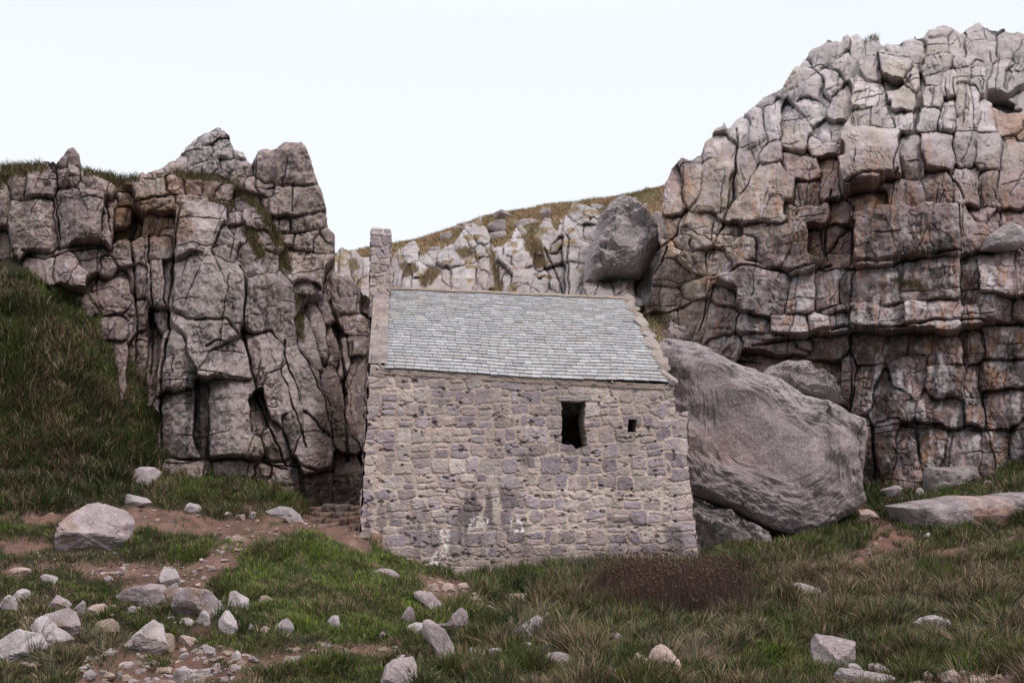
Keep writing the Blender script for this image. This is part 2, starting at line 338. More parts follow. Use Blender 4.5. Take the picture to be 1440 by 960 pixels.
def sheet(name, x0, x1, y0, y1, depth, skyl, B, fracf, colf, seed, back, label, fk, gk, CR, jag=2.2, nup=70, bstep=.075, step=1.0):
    px = np.arange(x0, x1 + .1, step); sx = np.array([p[0] for p in skyl], float); sy = np.array([p[1] for p in skyl], float)
    top = np.interp(px, sx, sy)
    f = np.floor(px / 11 + 2.5 * vn(px / 23, px * 0, seed)); top = top + jag * ((hsh(f, 5.1 + seed) - .5) * 1.6 + fbm(px / 13, px * 0, seed + 3, 3))
    rows = np.arange(y1, y0 - nup, -step)
    X, Y = np.meshgrid(px, rows); T = np.broadcast_to(top, X.shape); over = np.clip(T - Y, 0, None); Yc = np.maximum(Y, T)
    X = X.astype(np.float32); Yc = Yc.astype(np.float32)
    D, ID, id2, e, Xw, Yw = relief(X, Yc + 0 * X, B, fracf, seed, fk, gk)
    D = D - crev(X + .8 * (Xw - X), Yc + .8 * (Yw - Yc), CR) * np.clip((Yc - T) / 10, 0, 1); _c = np.exp(-(Yc - T) / 5.0); D = D * (1 - _c) + np.clip(D, np.array(B)[ID, 5] * 1.1 - .25, np.array(B)[ID, 5] * 1.1 + .35) * _c
    P = at(X, Yc, depth(X, Yc))
    cr = np.exp(-(Yc - T) / 7.0)          # rounding at the crest
    n = np.stack([-(X - 720) / FP, -1 + 0 * cr, (.06 - .30 * (652 - Yc) / FP) + .10 * cr], -1)
    D = D - .22 * cr
    P = P + n * D[..., None]
    bk = np.array(back, float); o = over[..., None]
    P = P + bk * o * bstep + np.stack([0 * over, 0 * over, .25 * fbm(X / 12, over / 6, seed + 60, 3) * np.clip(over / 20, 0, 1) - .010 * over], -1)
    c = colf(X, Yc, ID, id2, Xw, Yw, over)
    ob = mk(name, P.reshape(-1, 3), gridfaces(*X.shape), M_ROCK, c.reshape(-1, 3), smooth=False)
    tag(ob, label, kind='structure')
    return ob, X, Yc, over, P
def Z(ox, oy, s, L): return [(ox + b[0] / s, oy + b[1] / s, b[2] / s, b[3] / s, b[4] if len(b) > 5 else 0, b[-1]) for b in L]

PALE = np.array([.445, .402, .415]); MAUVE = np.array([.315, .235, .238]); BROWN = np.array([.205, .138, .120]); RUST = np.array([.30, .155, .085]); STAIN = np.array([.085, .07, .072]); TAN = np.array([.33, .27, .22])
def mixc(a, b, t): return a * (1 - t[..., None]) + b * t[..., None]

LB = Z(0, 150, 2.6667, [(70,300,45,55,0),(160,290,60,60,.15),(250,265,50,45,.1),(265,185,50,45,-15,0),(70,220,60,25,-20,-.1),(120,440,90,110,.4),(300,410,95,115,.6),(400,430,25,90,.15),(360,290,50,50,.2),
 (450,410,40,45,-.35),(465,335,30,30,-.3),(150,600,70,70,10,.2),(250,600,80,70,15,.45),(330,560,70,60,.15),(220,720,80,50,10,.1),(300,760,60,60,30,0),(430,680,70,70,-.3),(400,590,30,40,0),(15,360,30,80,-.1),(15,500,40,70,-.4),
 (0,600,60,60,-1.1),(490,520,70,45,-.1),(460,460,50,40,-.9),(430,240,90,45,-.6),(560,310,80,60,-5,.35),(660,310,50,30,.25),(730,305,35,30,.25),(790,310,40,40,.2),(830,340,40,40,.15),(600,380,110,35,-5,.4),(700,365,60,25,.35),
 (600,440,80,60,-.1),(510,450,30,70,-1.1),(750,490,90,105,1.15),(850,540,50,65,20,.9),(600,530,60,70,.1),(590,660,45,100,.2),(630,650,30,100,.0),(520,640,35,50,-.2),(520,800,45,90,-.1),(600,800,40,60,-.3),
 (780,740,130,140,1.35),(1010,760,100,120,-5,.85),(780,80,80,35,-15,-.3),(840,140,45,60,10,-.2),(895,155,22,35,-15,-.3),(850,200,45,35,-.3),(740,170,45,45,-.25),(780,225,75,45,-.05),(900,220,50,50,-.3),(650,210,50,40,-.3),(590,240,50,30,-.3),
 (1070,230,110,80,3,.35),(980,300,70,40,10,.2),(960,350,60,40,.1),(1130,360,120,60,5,.5),(1150,440,80,35,.3),(1050,440,40,30,.25),(880,420,30,30,.3),(890,490,35,45,.35),(970,430,60,45,40,.4),(990,510,60,40,55,.3),
 (1070,500,35,30,.3),(1140,515,50,40,.35),(1205,530,45,40,.25),(1235,500,35,35,.2),(1150,610,90,80,5,.4),(1150,690,60,25,.2),(960,590,70,80,-15,.6),(1290,680,70,90,-10,-.4),(1330,800,60,50,-.7),(1330,880,50,60,-.6),(1250,900,40,80,-.9),(1160,900,28,110,-18,.1),(1210,860,24,90,-18,-.3)])
LB += Z(0, 450, 1.8815, [(535,60,95,80,1.35),(290,25,45,30,.1),(290,110,50,70,.1),(370,60,30,120,-.35),(405,60,20,120,-.7),(470,110,45,90,1.1),(590,110,65,50,-5,1.25),(480,280,50,90,.8),(535,270,22,90,.45),(615,260,60,100,-3,1.35),
 (700,90,50,80,-14,.8),(745,200,42,90,-17,.95),(680,250,26,60,-8,.5),(725,320,32,50,-20,.7),(780,290,36,60,-18,.9),(830,190,40,110,-22,.6),(820,330,46,80,-14,.9),(885,230,26,120,-16,.1),(940,180,38,150,-.6),(905,70,26,70,-.7),(980,180,26,160,-1.0),
 (380,300,32,60,20,-.3),(300,330,45,60,-.5),(500,392,55,20,.75),(620,398,60,20,.9),(690,405,30,22,.7),(755,430,52,62,-10,.75),(835,455,38,52,.5),(915,440,45,70,-.2),(980,420,40,70,-.6)])
LB += [(560,480,50,60,0,0),(560,600,50,60,0,0),(640,480,50,80,0,.2),(640,640,50,80,0,0),(-40,330,35,60,0,.1),(-60,230,40,40,0,0)]
LD = rbf([(-120,230),(0,230),(100,230),(200,230),(300,190),(400,210),(460,340),(0,400),(100,400),(200,420),(300,420),(400,420),(470,450),(510,420),(600,440),(100,560),(220,600),(320,600),(420,600),(490,600),(600,650),(100,760),(300,680),(420,700),(500,740),(600,800),(-120,420),(-120,700)],
         [29.4,28.8,28.6,29.2,29.3,28.7,29.0,28.6,27.6,27.6,27.2,27.6,29.2,30.5,32.0,26.8,25.8,26.3,26.8,28.6,31.5,26.6,26.0,26.6,28.3,31.0,28.0,27.8])
LSKY = [(-130,232),(-20,228),(30,232),(48,222),(80,224),(92,212),(101,206),(112,210),(116,228),(150,228),(168,234),(185,243),(205,240),(215,230),(232,220),(246,212),(258,200),(262,190),(275,180),(300,172),(316,171),(324,185),(330,198),(342,200),(350,216),(360,222),(362,212),(372,210),(405,207),(424,205),(436,228),(442,246),(452,272),(459,300),(461,318),(472,332),(472,348),(464,362),(470,372),(490,376),(505,392),(515,410),(540,430),(640,440)]
def lcol(X, Y, ID, id2, Xw, Yw, over):
    t = .65 * vn(X / 60, Y / 60, 3) + .35 * hsh(ID, 1.9); c = mixc(MAUVE * .95, TAN * .85, np.clip(t * .8, 0, 1))
    c = mixc(c, PALE * 1.0, np.clip(soft(X, Y, [(255,165),(330,165),(350,215),(300,235),(262,215)], 20) * .8 + soft(X, Y, [(240,290),(330,290),(345,380),(340,630),(250,640),(235,480)], 22) * .30 + soft(X, Y, [(350,390),(410,380),(470,600),(420,660),(360,480)], 18) * .28, 0, 1))
    c = mixc(c, RUST * .8, np.clip(soft(X, Y, [(165,240),(185,280),(255,300),(265,340),(215,340),(165,330)], 16) * (.3 + .6 * vn(X / 14, Y / 14, 7)) + soft(X, Y, [(230,255),(310,262),(312,278),(235,280)], 8) * .5, 0, .8))
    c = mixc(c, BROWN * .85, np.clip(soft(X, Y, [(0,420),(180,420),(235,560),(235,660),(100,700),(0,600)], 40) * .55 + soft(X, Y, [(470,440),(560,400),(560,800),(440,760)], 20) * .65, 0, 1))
    st = np.clip((fbm(X / 5.5, Y / 90, 51, 3) + .05) * 2.2, 0, 1) * np.clip(fbm(X / 50, Y / 70, 52, 3) * 2, 0, 1)
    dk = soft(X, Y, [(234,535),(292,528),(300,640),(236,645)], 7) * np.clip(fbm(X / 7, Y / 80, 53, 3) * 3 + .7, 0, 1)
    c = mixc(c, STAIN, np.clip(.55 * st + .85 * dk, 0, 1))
    c = mixc(c, PALE * 1.05, np.clip((fbm(X / 6, Y / 8, 54, 4) - .35) * 3, 0, 1) * .55)
    return c * (1 - .14 * np.clip((Y - 330) / 200, 0, 1) * vn(X / 30, Y / 30, 91))[..., None] * (.74 + .30 * hsh(ID, 6.1))[..., None] * (.93 + .14 * hsh(id2, 6.1))[..., None]
frl = lambda X, Y: .30 + .75 * np.clip((300 - Y) / 60, 0, 1) + .25 * (X < 230)
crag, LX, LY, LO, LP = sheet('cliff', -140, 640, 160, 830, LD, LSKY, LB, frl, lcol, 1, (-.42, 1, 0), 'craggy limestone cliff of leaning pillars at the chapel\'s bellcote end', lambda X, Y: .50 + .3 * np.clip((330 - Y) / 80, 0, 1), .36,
 [(3,1.1,[(258,300),(250,340),(245,380),(238,430),(230,540),(227,640)]),(2.6,1.1,[(335,385),(342,400),(344,470),(352,520),(362,560),(380,610),(392,640),(402,655)]),(2.6,.9,[(228,646),(300,650),(360,648),(402,660)]),
  (2,.7,[(405,480),(395,520),(408,560),(420,600),(432,630)]),(3,.9,[(420,655),(445,664),(466,662)]),(3.5,1.0,[(468,420),(478,480),(484,560),(486,650)]),(1.6,.5,[(430,500),(455,560),(470,630)]),(1.3,.35,[(262,530),(300,534),(352,533)]),(2.2,.6,[(288,496),(305,488),(328,492)]),
  (1.6,.6,[(79,228),(81,285),(82,350)]),(1.5,.5,[(40,282),(80,280)]),(3,.8,[(30,352),(60,362),(82,356),(145,346)]),(1.8,.6,[(146,285),(158,345)]),(2,.6,[(361,208),(360,262),(372,290)]),(1.4,.5,[(362,262),(400,266),(440,262)]),(1.3,.4,[(412,262),(410,300)]),
  (1.5,.5,[(400,304),(430,308),(458,302)]),(3,.9,[(188,300),(190,420),(192,520),(190,600)]),(2.5,.7,[(210,330),(212,420),(214,520)]),(2.5,.8,[(248,376),(265,372),(290,370)]),(2,.7,[(292,650),(420,655),(424,700),(428,730)])])

RBK = Z(900, 0, 2.6667, [(125,740,38,90,.3),(120,860,45,50,.1),(195,680,33,80,.2),(200,560,40,50,0),(290,680,62,110,5,.5),(290,570,60,40,.1),(400,620,46,180,8,.3),(450,740,105,110,10,.9),(380,480,36,60,5,0),(440,440,36,60,.1),(500,440,33,70,3,.25),(580,490,45,80,.3),(480,370,50,40,0),
 (490,590,48,32,-15,.6),(600,620,65,58,.2),(620,730,50,50,.3),(720,500,40,40,0),(700,560,60,35,.1),(720,620,50,32,-.25),(705,700,33,40,.3),(590,270,55,50,0),(650,330,55,50,.1),(700,200,55,42,0),(740,250,55,42,.1),(820,180,28,42,.1),(720,300,38,60,.2),(640,400,45,50,.2),(760,380,34,60,.1),
 (950,250,60,48,-5,.75),(870,270,34,80,3,.6),(1010,310,30,55,.5),(930,345,32,22,.1),(850,360,55,55,.55),(975,390,50,50,-18,.75),(905,400,18,60,-20,.5),(860,470,55,42,.65),(955,480,38,32,.55),(1000,490,34,30,.6),(925,440,24,30,.5),
 (1043,385,12,105,.25),(1040,225,24,40,.0),(1085,290,42,60,10,.7),(1130,260,40,35,.65),(1090,380,40,40,.75),(1095,470,42,45,.7),(1150,440,30,70,.72),(1160,330,38,50,.7),(1210,290,42,50,.65),(1205,400,28,80,.7),(1250,400,30,90,.6),(1290,450,28,60,.5),(1270,300,38,60,.5),
 (870,600,125,82,-5,1.5),(1020,600,46,78,.5),(1120,590,60,70,.95),(1220,590,40,72,.8),(1310,590,52,62,.9),(1110,725,58,78,.6),(990,750,68,58,.6),(1220,700,55,85,.75),(1310,720,48,66,.8),(1390,650,46,130,.4),
 (1270,850,60,58,.95),(640,810,78,42,.7),(570,800,40,30,.5),(740,900,50,60,.1),(745,800,40,40,.2),(860,775,60,40,.3),
 (1150,130,75,60,-.9),(1270,150,58,80,-.8),(1030,140,48,32,-.9),(960,140,40,24,-.9),(1280,230,50,40,-.8),(1380,120,46,46,-1.2),(1372,350,50,30,8,-2.6),(1420,375,50,36,-20,-2.0),(1400,250,46,40,-1.2),(1340,240,40,50,-.9),(1440,330,40,60,-1.8),(1400,460,60,36,.1),(1460,480,40,40,.1),
 (160,920,60,40,.2),(240,880,50,50,.3),(330,880,60,36,.3)])
RBK += Z(900, 300, 2.6667, [(380,150,76,52,.75),(300,190,40,44,.5),(330,110,60,40,.4),(520,135,118,82,.95),(200,190,50,40,.55),(120,240,90,46,.6),(100,330,86,46,.55),(200,300,50,40,.5),(200,420,60,60,.4),(100,420,60,50,.4),(220,110,60,40,.4),(120,130,60,44,.5),
 (760,110,46,58,.2),(752,182,48,34,.3),(665,110,34,60,.0),(1000,105,190,90,1.55),(1270,80,68,80,1.0),(1400,40,50,50,.3),
 (450,300,98,80,5,1.1),(620,310,48,64,.85),(715,300,46,70,.7),(782,290,26,70,.6),(320,340,38,34,.7),(880,300,86,58,.95),(1080,270,108,68,1.05),(1230,280,36,88,.6),(1350,240,98,88,1.05),(1340,378,78,44,.9),(1430,380,50,40,.95),
 (430,440,60,28,.75),(570,430,58,34,.95),(680,420,34,34,1.0),(750,425,38,30,.95),(730,378,44,13,.8),(900,402,94,44,1.25),(1035,392,34,44,1.15),(1130,402,63,50,1.2),(1240,405,34,32,1.0),
 (530,500,118,24,.25),(470,480,80,12,.5),(620,490,50,22,.1),(700,500,68,38,.1),(900,510,98,44,.15),(1060,505,38,40,.2),(1150,540,58,44,.4),(1240,520,38,60,.15),(1370,500,88,60,.5),(1370,600,90,60,.4),
 (1010,620,48,66,.55),(850,660,46,80,.35),(780,620,26,90,.1),(940,710,78,76,.3),(1165,640,66,56,.6),(1130,735,76,58,.3),(1250,660,34,110,.2),(1370,730,76,80,.45),(930,840,48,90,.15),(845,860,34,110,0),(790,880,30,110,.05),(1000,870,38,90,.3),(1095,850,48,78,.2),(1200,880,66,90,.35),(1330,880,58,80,.45),(1415,850,44,90,.3),
 (300,430,60,60,.4),(320,520,60,60,.2),(480,620,120,80,0),(640,640,90,80,.0),(500,800,120,100,-.1),(700,800,80,100,0)])
RD = rbf([(900,470),(930,420),(930,270),(960,220),(1000,190),(1060,150),(1100,100),(1200,60),(1300,30),(1440,40),(1560,50),(950,350),(1050,250),(1150,200),(1250,200),(1400,200),(1560,220),(960,470),(1050,400),(1150,380),(1280,350),(1440,340),(1560,350),(1050,520),(1200,480),(1320,480),(1440,480),(1560,480),(950,700),(1150,650),(1250,650),(1350,640),(1440,640),(1560,620),(1100,780),(1300,760),(1500,760)],
         [36.5,36,37,38,38.5,39,39,39.5,40,40,40,35,35.6,35.2,34.0,34.8,35,34.5,33.4,32.6,32.2,32.0,32,32.4,31.6,31.2,31.0,30.5,33,31.5,30.9,30.3,30.0,29.5,31.6,30.3,29.5])
RSKY = [(880,520),(900,480),(906,445),(914,420),(917,400),(921,384),(928,372),(930,300),(934,262),(944,238),(958,222),(972,222),(985,214),(992,190),(1010,184),(1028,174),(1040,162),(1060,150),(1075,133),(1100,126),(1118,98),(1142,76),(1165,62),(1180,66),(1196,57),(1208,54),(1218,64),(1250,60),(1270,52),(1282,46),(1300,44),(1310,30),(1330,26),(1350,34),(1362,28),(1380,24),(1395,34),(1415,30),(1440,36),(1470,32),(1560,40),(1600,40)]
RSKY = [(x, y - 11 * min(max((x - 1000) / 150, 0), 1)) for x, y in RSKY]
def rcol(X, Y, ID, id2, Xw, Yw, over):
    low = np.clip((Y - 150 - 60 * vn(X / 50, Y / 50, 61)) / 90, 0, 1)
    up = mixc(PALE * .93, TAN * 1.05, np.clip(vn(X / 40, Y / 40, 62) * 1.2 - .45, 0, .8)); lo = mixc(MAUVE * .92, BROWN * 1.05, np.clip(vn(X / 55, Y / 40, 63) * 1.6 - .35 + .3 * (hsh(ID, 1.9) - .5), 0, 1))
    c = mixc(up, lo, low)
    c = mixc(c, PALE * .98, soft(X, Y, [(1020,400),(1180,385),(1250,380),(1400,370),(1390,460),(1200,470),(1040,490),(1000,470)], 16) * np.clip(fbm(X / 22, Y / 14, 64, 3) * 1.4 + .35, 0, 1) * .85)
    c = mixc(c, TAN * 1.05, soft(X, Y, [(915,330),(1000,230),(1060,250),(1110,280),(1100,340),(1000,380),(990,470),(915,450)], 16) * .55)
    c = mixc(c, RUST * 1.1, np.clip(soft(X, Y, [(1200,285),(1250,275),(1250,300),(1200,308)], 8) * .9 * (.3 + vn(X / 10, Y / 10, 9)) + soft(X, Y, [(1165,300),(1205,290),(1200,375),(1165,375)], 8) * .35 + soft(X, Y, [(1150,220),(1185,225),(1180,250),(1150,250)], 6) * .4 + soft(X, Y, [(1395,152),(1440,150),(1440,190),(1420,200),(1395,170)], 8) * .5
               + soft(X, Y, [(1385,600),(1410,600),(1425,660),(1395,660)], 6) * .5 + np.clip(fbm(X / 10, Y / 45, 66, 3) * 2 - .75, 0, .5) * low + soft(X, Y, [(1200,482),(1245,470),(1440,470),(1440,490),(1200,500)], 5) * .35, 0, .85))
    st = np.clip((fbm(X / 8, Y / 70, 67, 4) + .1) * 2.4, 0, 1) * low * np.clip(fbm(X / 60, Y / 45, 68, 3) * 2 + .25, 0, 1)
    z = soft(X, Y, [(1190,490),(1440,480),(1440,680),(1200,700)], 20) * np.clip(fbm(X / 17, Y / 30, 69, 3) * 2.2 + .1, 0, 1) + soft(X, Y, [(1035,410),(1095,410),(1095,455),(1045,450)], 9) * .6 + soft(X, Y, [(1215,305),(1345,310),(1345,365),(1210,365)], 8) * .5
    c = mixc(c, STAIN * 1.15, np.clip(.62 * st + .8 * z, 0, .9))
    c = mixc(c, PALE, np.clip((fbm(X / 9, Y / 12, 70, 4) - .3) * 3, 0, 1) * .45); c = mixc(c, PALE * .98, soft(X, Y, [(1190,490),(1440,480),(1440,640),(1210,640)], 20) * np.clip(fbm(X / 15, Y / 30, 170, 3) * 4 - .9, 0, 1) * .85)
    return c * (.78 + .28 * hsh(ID, 6.1))[..., None] * (.93 + .14 * hsh(id2, 6.1))[..., None]
frr = lambda X, Y: .45 + .85 * np.clip((215 - Y) / 30, 0, 1) + .2 * (X < 1130)
cliff, RX, RY, RO, RP = sheet('cliff', 880, 1580, 20, 800, RD, RSKY, RBK, frr, rcol, 2, (.42, 1, 0), 'tall blocky grey limestone cliff above the leaning boulder', lambda X, Y: .62 - .40 * soft(X, Y, [(1150,100),(1230,70),(1370,85),(1400,200),(1190,200)], 20), .34,
 [(2.2,.7,[(1197,440),(1196,500),(1197,560),(1200,590)]),(2.4,.8,[(1228,595),(1229,640),(1232,690)]),(1.6,.45,[(1200,192),(1290,194),(1425,193)]),(3.2,1.0,[(1182,276),(1210,262),(1250,262),(1262,252)]),(1.5,.6,[(1200,303),(1270,302),(1350,302)]),
  (4,1.0,[(1205,377),(1260,378),(1350,366)]),(3,.8,[(1060,492),(1130,474),(1190,465),(1210,470),(1300,464),(1370,458),(1440,462)]),(3,.8,[(1000,400),(1050,388),(1110,385),(1170,378)]),(2,.7,[(962,235),(962,300),(955,330),(930,352)]),(2.4,.7,[(1034,185),(1035,240),(1033,280),(1015,330),(1000,365)]),
  (1.5,.6,[(1236,80),(1238,110),(1243,138)]),(4,.5,[(1291,92),(1290,192)]),(3,.8,[(1240,138),(1262,128),(1276,112)]),(1.2,.4,[(1240,132),(1250,160),(1262,190)]),(1.2,.35,[(1328,120),(1330,192)]),(1.2,.35,[(1340,118),(1341,190)]),(1.2,.35,[(1366,120),(1368,190)]),
  (1.2,.4,[(1205,150),(1240,140),(1282,118),(1320,112),(1370,100)]),(1.2,.35,[(1200,112),(1198,190)]),(1.8,.6,[(1200,290),(1198,375)]),(1.8,.6,[(1345,305),(1350,368)]),(1.5,.5,[(1272,195),(1260,235),(1254,262)]),(2,.6,[(1297,248),(1330,246),(1345,262),(1352,290)]),
  (1.6,.6,[(1288,600),(1292,660)]),(1.6,.5,[(1383,480),(1384,600),(1398,660)]),(1.8,.5,[(1200,595),(1290,600),(1440,602)]),(2,.7,[(940,350),(930,380),(918,400)]),(1.3,.5,[(985,470),(995,430),(1000,400)]),(2,.7,[(1166,270),(1165,330),(1163,372)])], jag=2.5)

# fractured pale limestone outcrop breaking out of the hillside behind the chapel roof
OB = Z(440, 240, 2.6667, [(60,330,50,50,.1),(120,330,30,60,.3),(165,340,30,50,.3),(200,350,20,50,.2),(60,420,50,50,0),(240,420,60,50,.3),(318,392,28,44,.5),(370,310,20,32,.5),(412,372,30,30,.4),(345,400,20,40,.2),(465,412,50,34,.5),(400,430,30,20,.2),(440,340,30,30,.1),(470,320,25,20,.2),(500,395,22,40,.6),(550,345,60,25,.7),(583,400,45,46,1.0),(655,402,38,46,1.0),
 (568,290,18,26,.5),(596,275,15,22,.6),(626,265,22,26,.6),(642,310,28,28,.6),(656,345,30,20,.5),(690,300,20,30,-.1),(722,346,22,22,.3),(700,390,20,50,-.2),(750,295,25,22,.4),(782,335,32,38,.7),(788,390,56,28,.7),(805,445,95,36,.9),(730,420,24,30,.2),(865,405,28,34,.4),(845,345,20,34,.1),(870,280,33,38,.6),(905,300,22,24,.5),(908,340,30,30,.5),(912,410,38,50,.1),(985,320,36,46,.9),(985,250,30,28,.7),(1040,185,36,33,.5),(985,420,35,55,.9),(1045,240,34,34,.6),(1110,445,95,36,.7),(1200,300,50,90,.2),(1245,400,34,60,-.3),(1280,200,33,42,.3)])
OD = rbf([(430,530),(720,530),(1010,530),(1010,400),(700,300),(830,290),(430,440),(560,440),(700,440),(850,440),(960,440),(430,360),(520,365),(600,350),(680,335),(760,320),(840,310),(960,300),(600,395),(760,385),(860,390),(960,390)], [36.4,36.4,36.4,38,49.5,46.5,36.2,36.2,36.2,35.8,35.8,50,48.5,47,46,45,43.5,42,41.5,40.5,39.5,39])
OSKY0 = [(420,380),(455,360),(478,354),(496,352),(512,362),(548,372),(556,356),(566,348),(582,344),(592,356),(612,366),(630,362),(640,352),(648,342),(662,336),(676,332),(686,344),(696,356),(708,352),(722,342),(734,336),(742,350),(756,340),(764,330),(774,330),(784,345),(792,334),(796,318),(808,304),(826,300),(842,310),(852,320),(900,322),(925,316),(950,330),(1010,350)]
OSKY = [(x, y - 17 * min(max((x - 570) / 60, 0), 1) * min(max((870 - x) / 30, 0), 1)) for x, y in OSKY0]
def ocol(X, Y, ID, id2, Xw, Yw, over):
    c = mixc(PALE * np.array([.86, .88, .88]), MAUVE * np.array([.92, 1.02, .98]), np.clip(vn(X / 25, Y / 25, 3) * 1.1 + .3 * (Y - 380) / 60, 0, 1)); g = np.clip(fbm(X / 16, Y / 9, 9, 3) * 3 - .75 - .012 * (Y - 360), 0, 1)
    return mixc(c, np.array([.20, .145, .085]), np.maximum(g, np.clip(over / 6, 0, 1))) * (.8 + .3 * hsh(ID, 6.1))[..., None]
outc, OX, OY, OO, OP = sheet('outcrop', 430, 1010, 300, 530, OD, OSKY, OB, lambda X, Y: 1.4 + 0 * X, ocol, 5, (0, 1, .12), 'pale fractured limestone outcrop across the hillside behind the chapel roof', lambda X, Y: 1.3 + 0 * X, .35, [(2, .8, [(765,350),(790,400),(795,440)]), (2,.7,[(700,360),(705,440)]), (2,.9,[(800,340),(800,440)])], jag=5, nup=26, bstep=.12)

# ------------------------------------------------------------------ rocks
def ico(sub):
    bm = bmesh.new(); bmesh.ops.create_icosphere(bm, subdivisions=sub, radius=1.0)
    V = np.array([v.co[:] for v in bm.verts]); F = np.array([[v.index for v in f.verts] for f in bm.faces]); bm.free(); return V, F
ICO = {k: ico(k) for k in (4, 5, 7)}
def rock_shape(sub, seed, nplanes=11, sharp=60, flat=1.0):
    r = np.random.default_rng(seed); D, F = ICO[sub]
    n = r.normal(size=(nplanes + seed % 4, 3)); n /= np.linalg.norm(n, axis=1)[:, None]; h = r.uniform(.55, 1.0, len(n))
    q = np.clip(D @ n.T, 1e-4, None) / h; rad = (q ** sharp).sum(1) ** (-1 / sharp); rad = np.minimum(rad, 1.3)
    V = D * rad[:, None]
    V = V * (1 + .035 * fbm3(V * 2.2 + seed % 50, 3) + .022 * fbm3(V * 8 + seed % 31, 3))[:, None]
    cr = np.abs(fbm3(V * 1.8 + seed % 17 + 3, 2)); V = V * (1 - .07 * np.exp(-(cr / .03) ** 2))[:, None]
    mn, mx = V.min(0), V.max(0); V = (V - (mn + mx) / 2) / (mx - mn) * 2
    return V, F
TONES = {'pale': np.array([.36, .315, .325]), 'grey': np.array([.28, .23, .238]), 'mauve': np.array([.30, .255, .255]), 'brown': np.array([.25, .19, .155]), 'pink': np.array([.36, .27, .24]), 'dark': np.array([.27, .222, .232])}
def rock(px, py, w, h, tone, label, group, seed, name='boulder', cat='boulder', f=gz, ang=0., sink=.34, sub=4, d=None, thick=.85, drange=(5., 32.), mat_=None, sharp=60, poly=None):
    if poly is not None: p_ = np.array(poly, float); px, py = (p_.max(0) + p_.min(0)) / 2; w, h = p_.max(0) - p_.min(0)
    bot = py + h * .5 - h * .06
    if d is None: d, _ = ghit(px, bot, f, *drange)
    c = at(px, py, d + 0.0); m = d / FP / CP
    W, H = w * m, h * m; T = min(W, H * 1.6) * thick
    V, F = rock_shape(sub, seed, sharp=sharp)
    if poly is not None:                  # shape the broad outline of the stone, keeping its facets
        p_ = np.array(poly, float); p_ = (p_ - [px, py]) * [2 / w, -2 / h]; th = np.arctan2(V[:, 2], V[:, 0]); s_ = np.hypot(V[:, 0], V[:, 2]); nb_ = 72; bi = ((th + math.pi) / (2 * math.pi) * nb_).astype(int) % nb_
        own = np.zeros(nb_); np.maximum.at(own, bi, s_); ta = (np.arange(nb_) + .5) / nb_ * 2 * math.pi - math.pi; Rr = np.ones(nb_) * .3
        for i_, a_ in enumerate(ta):
            dx, dy = math.cos(a_), math.sin(a_)
            for k_ in range(len(p_)):
                p0, e_ = p_[k_], p_[(k_ + 1) % len(p_)] - p_[k_]; den = dx * e_[1] - dy * e_[0]
                if abs(den) < 1e-9: continue
                t_ = (p0[0] * e_[1] - p0[1] * e_[0]) / den; u_ = (p0[0] * dy - p0[1] * dx) / den
                if t_ > 0 and -1e-6 <= u_ <= 1 + 1e-6: Rr[i_] = max(Rr[i_], t_)
        f_ = np.clip(np.interp(th, ta, Rr / own, period=2 * math.pi), .35, 1.9); V = V * np.stack([f_, np.ones(len(f_)), f_], 1)
    V = V * np.array([W / 2, T / 2, H / 2 * (1 + sink)])
    if ang: 
        a = R(-ang); V = V @ np.array([[math.cos(a), 0, -math.sin(a)], [0, 1, 0], [math.sin(a), 0, math.cos(a)]]).T
    V = V + np.array([c[0], d + T * .35, c[2] - H * sink * .5])
    tc = TONES[tone]; q = fbm3(V * 1.6 + 5, 3)[:, None]
    col = tc * (1 + .14 * q) * (.92 + .16 * ((seed * 37) % 17) / 17); rs = np.clip(fbm3(V * 3.1 + 40, 3) * 2 - .9, 0, .6)[:, None]; col = col * (1 - rs) + np.array([.22, .14, .10]) * rs
    o = mk(name, V, F, mat_ or M_BOUL, col, smooth=False); recenter(o, (c[0], d + T * .35, float(V[:, 2].min())))
    return tag(o, label, cat, group)
def zr(ox, oy, s, cx, cy, w, h): return ox + cx / s, oy + cy / s, w / s, h / s

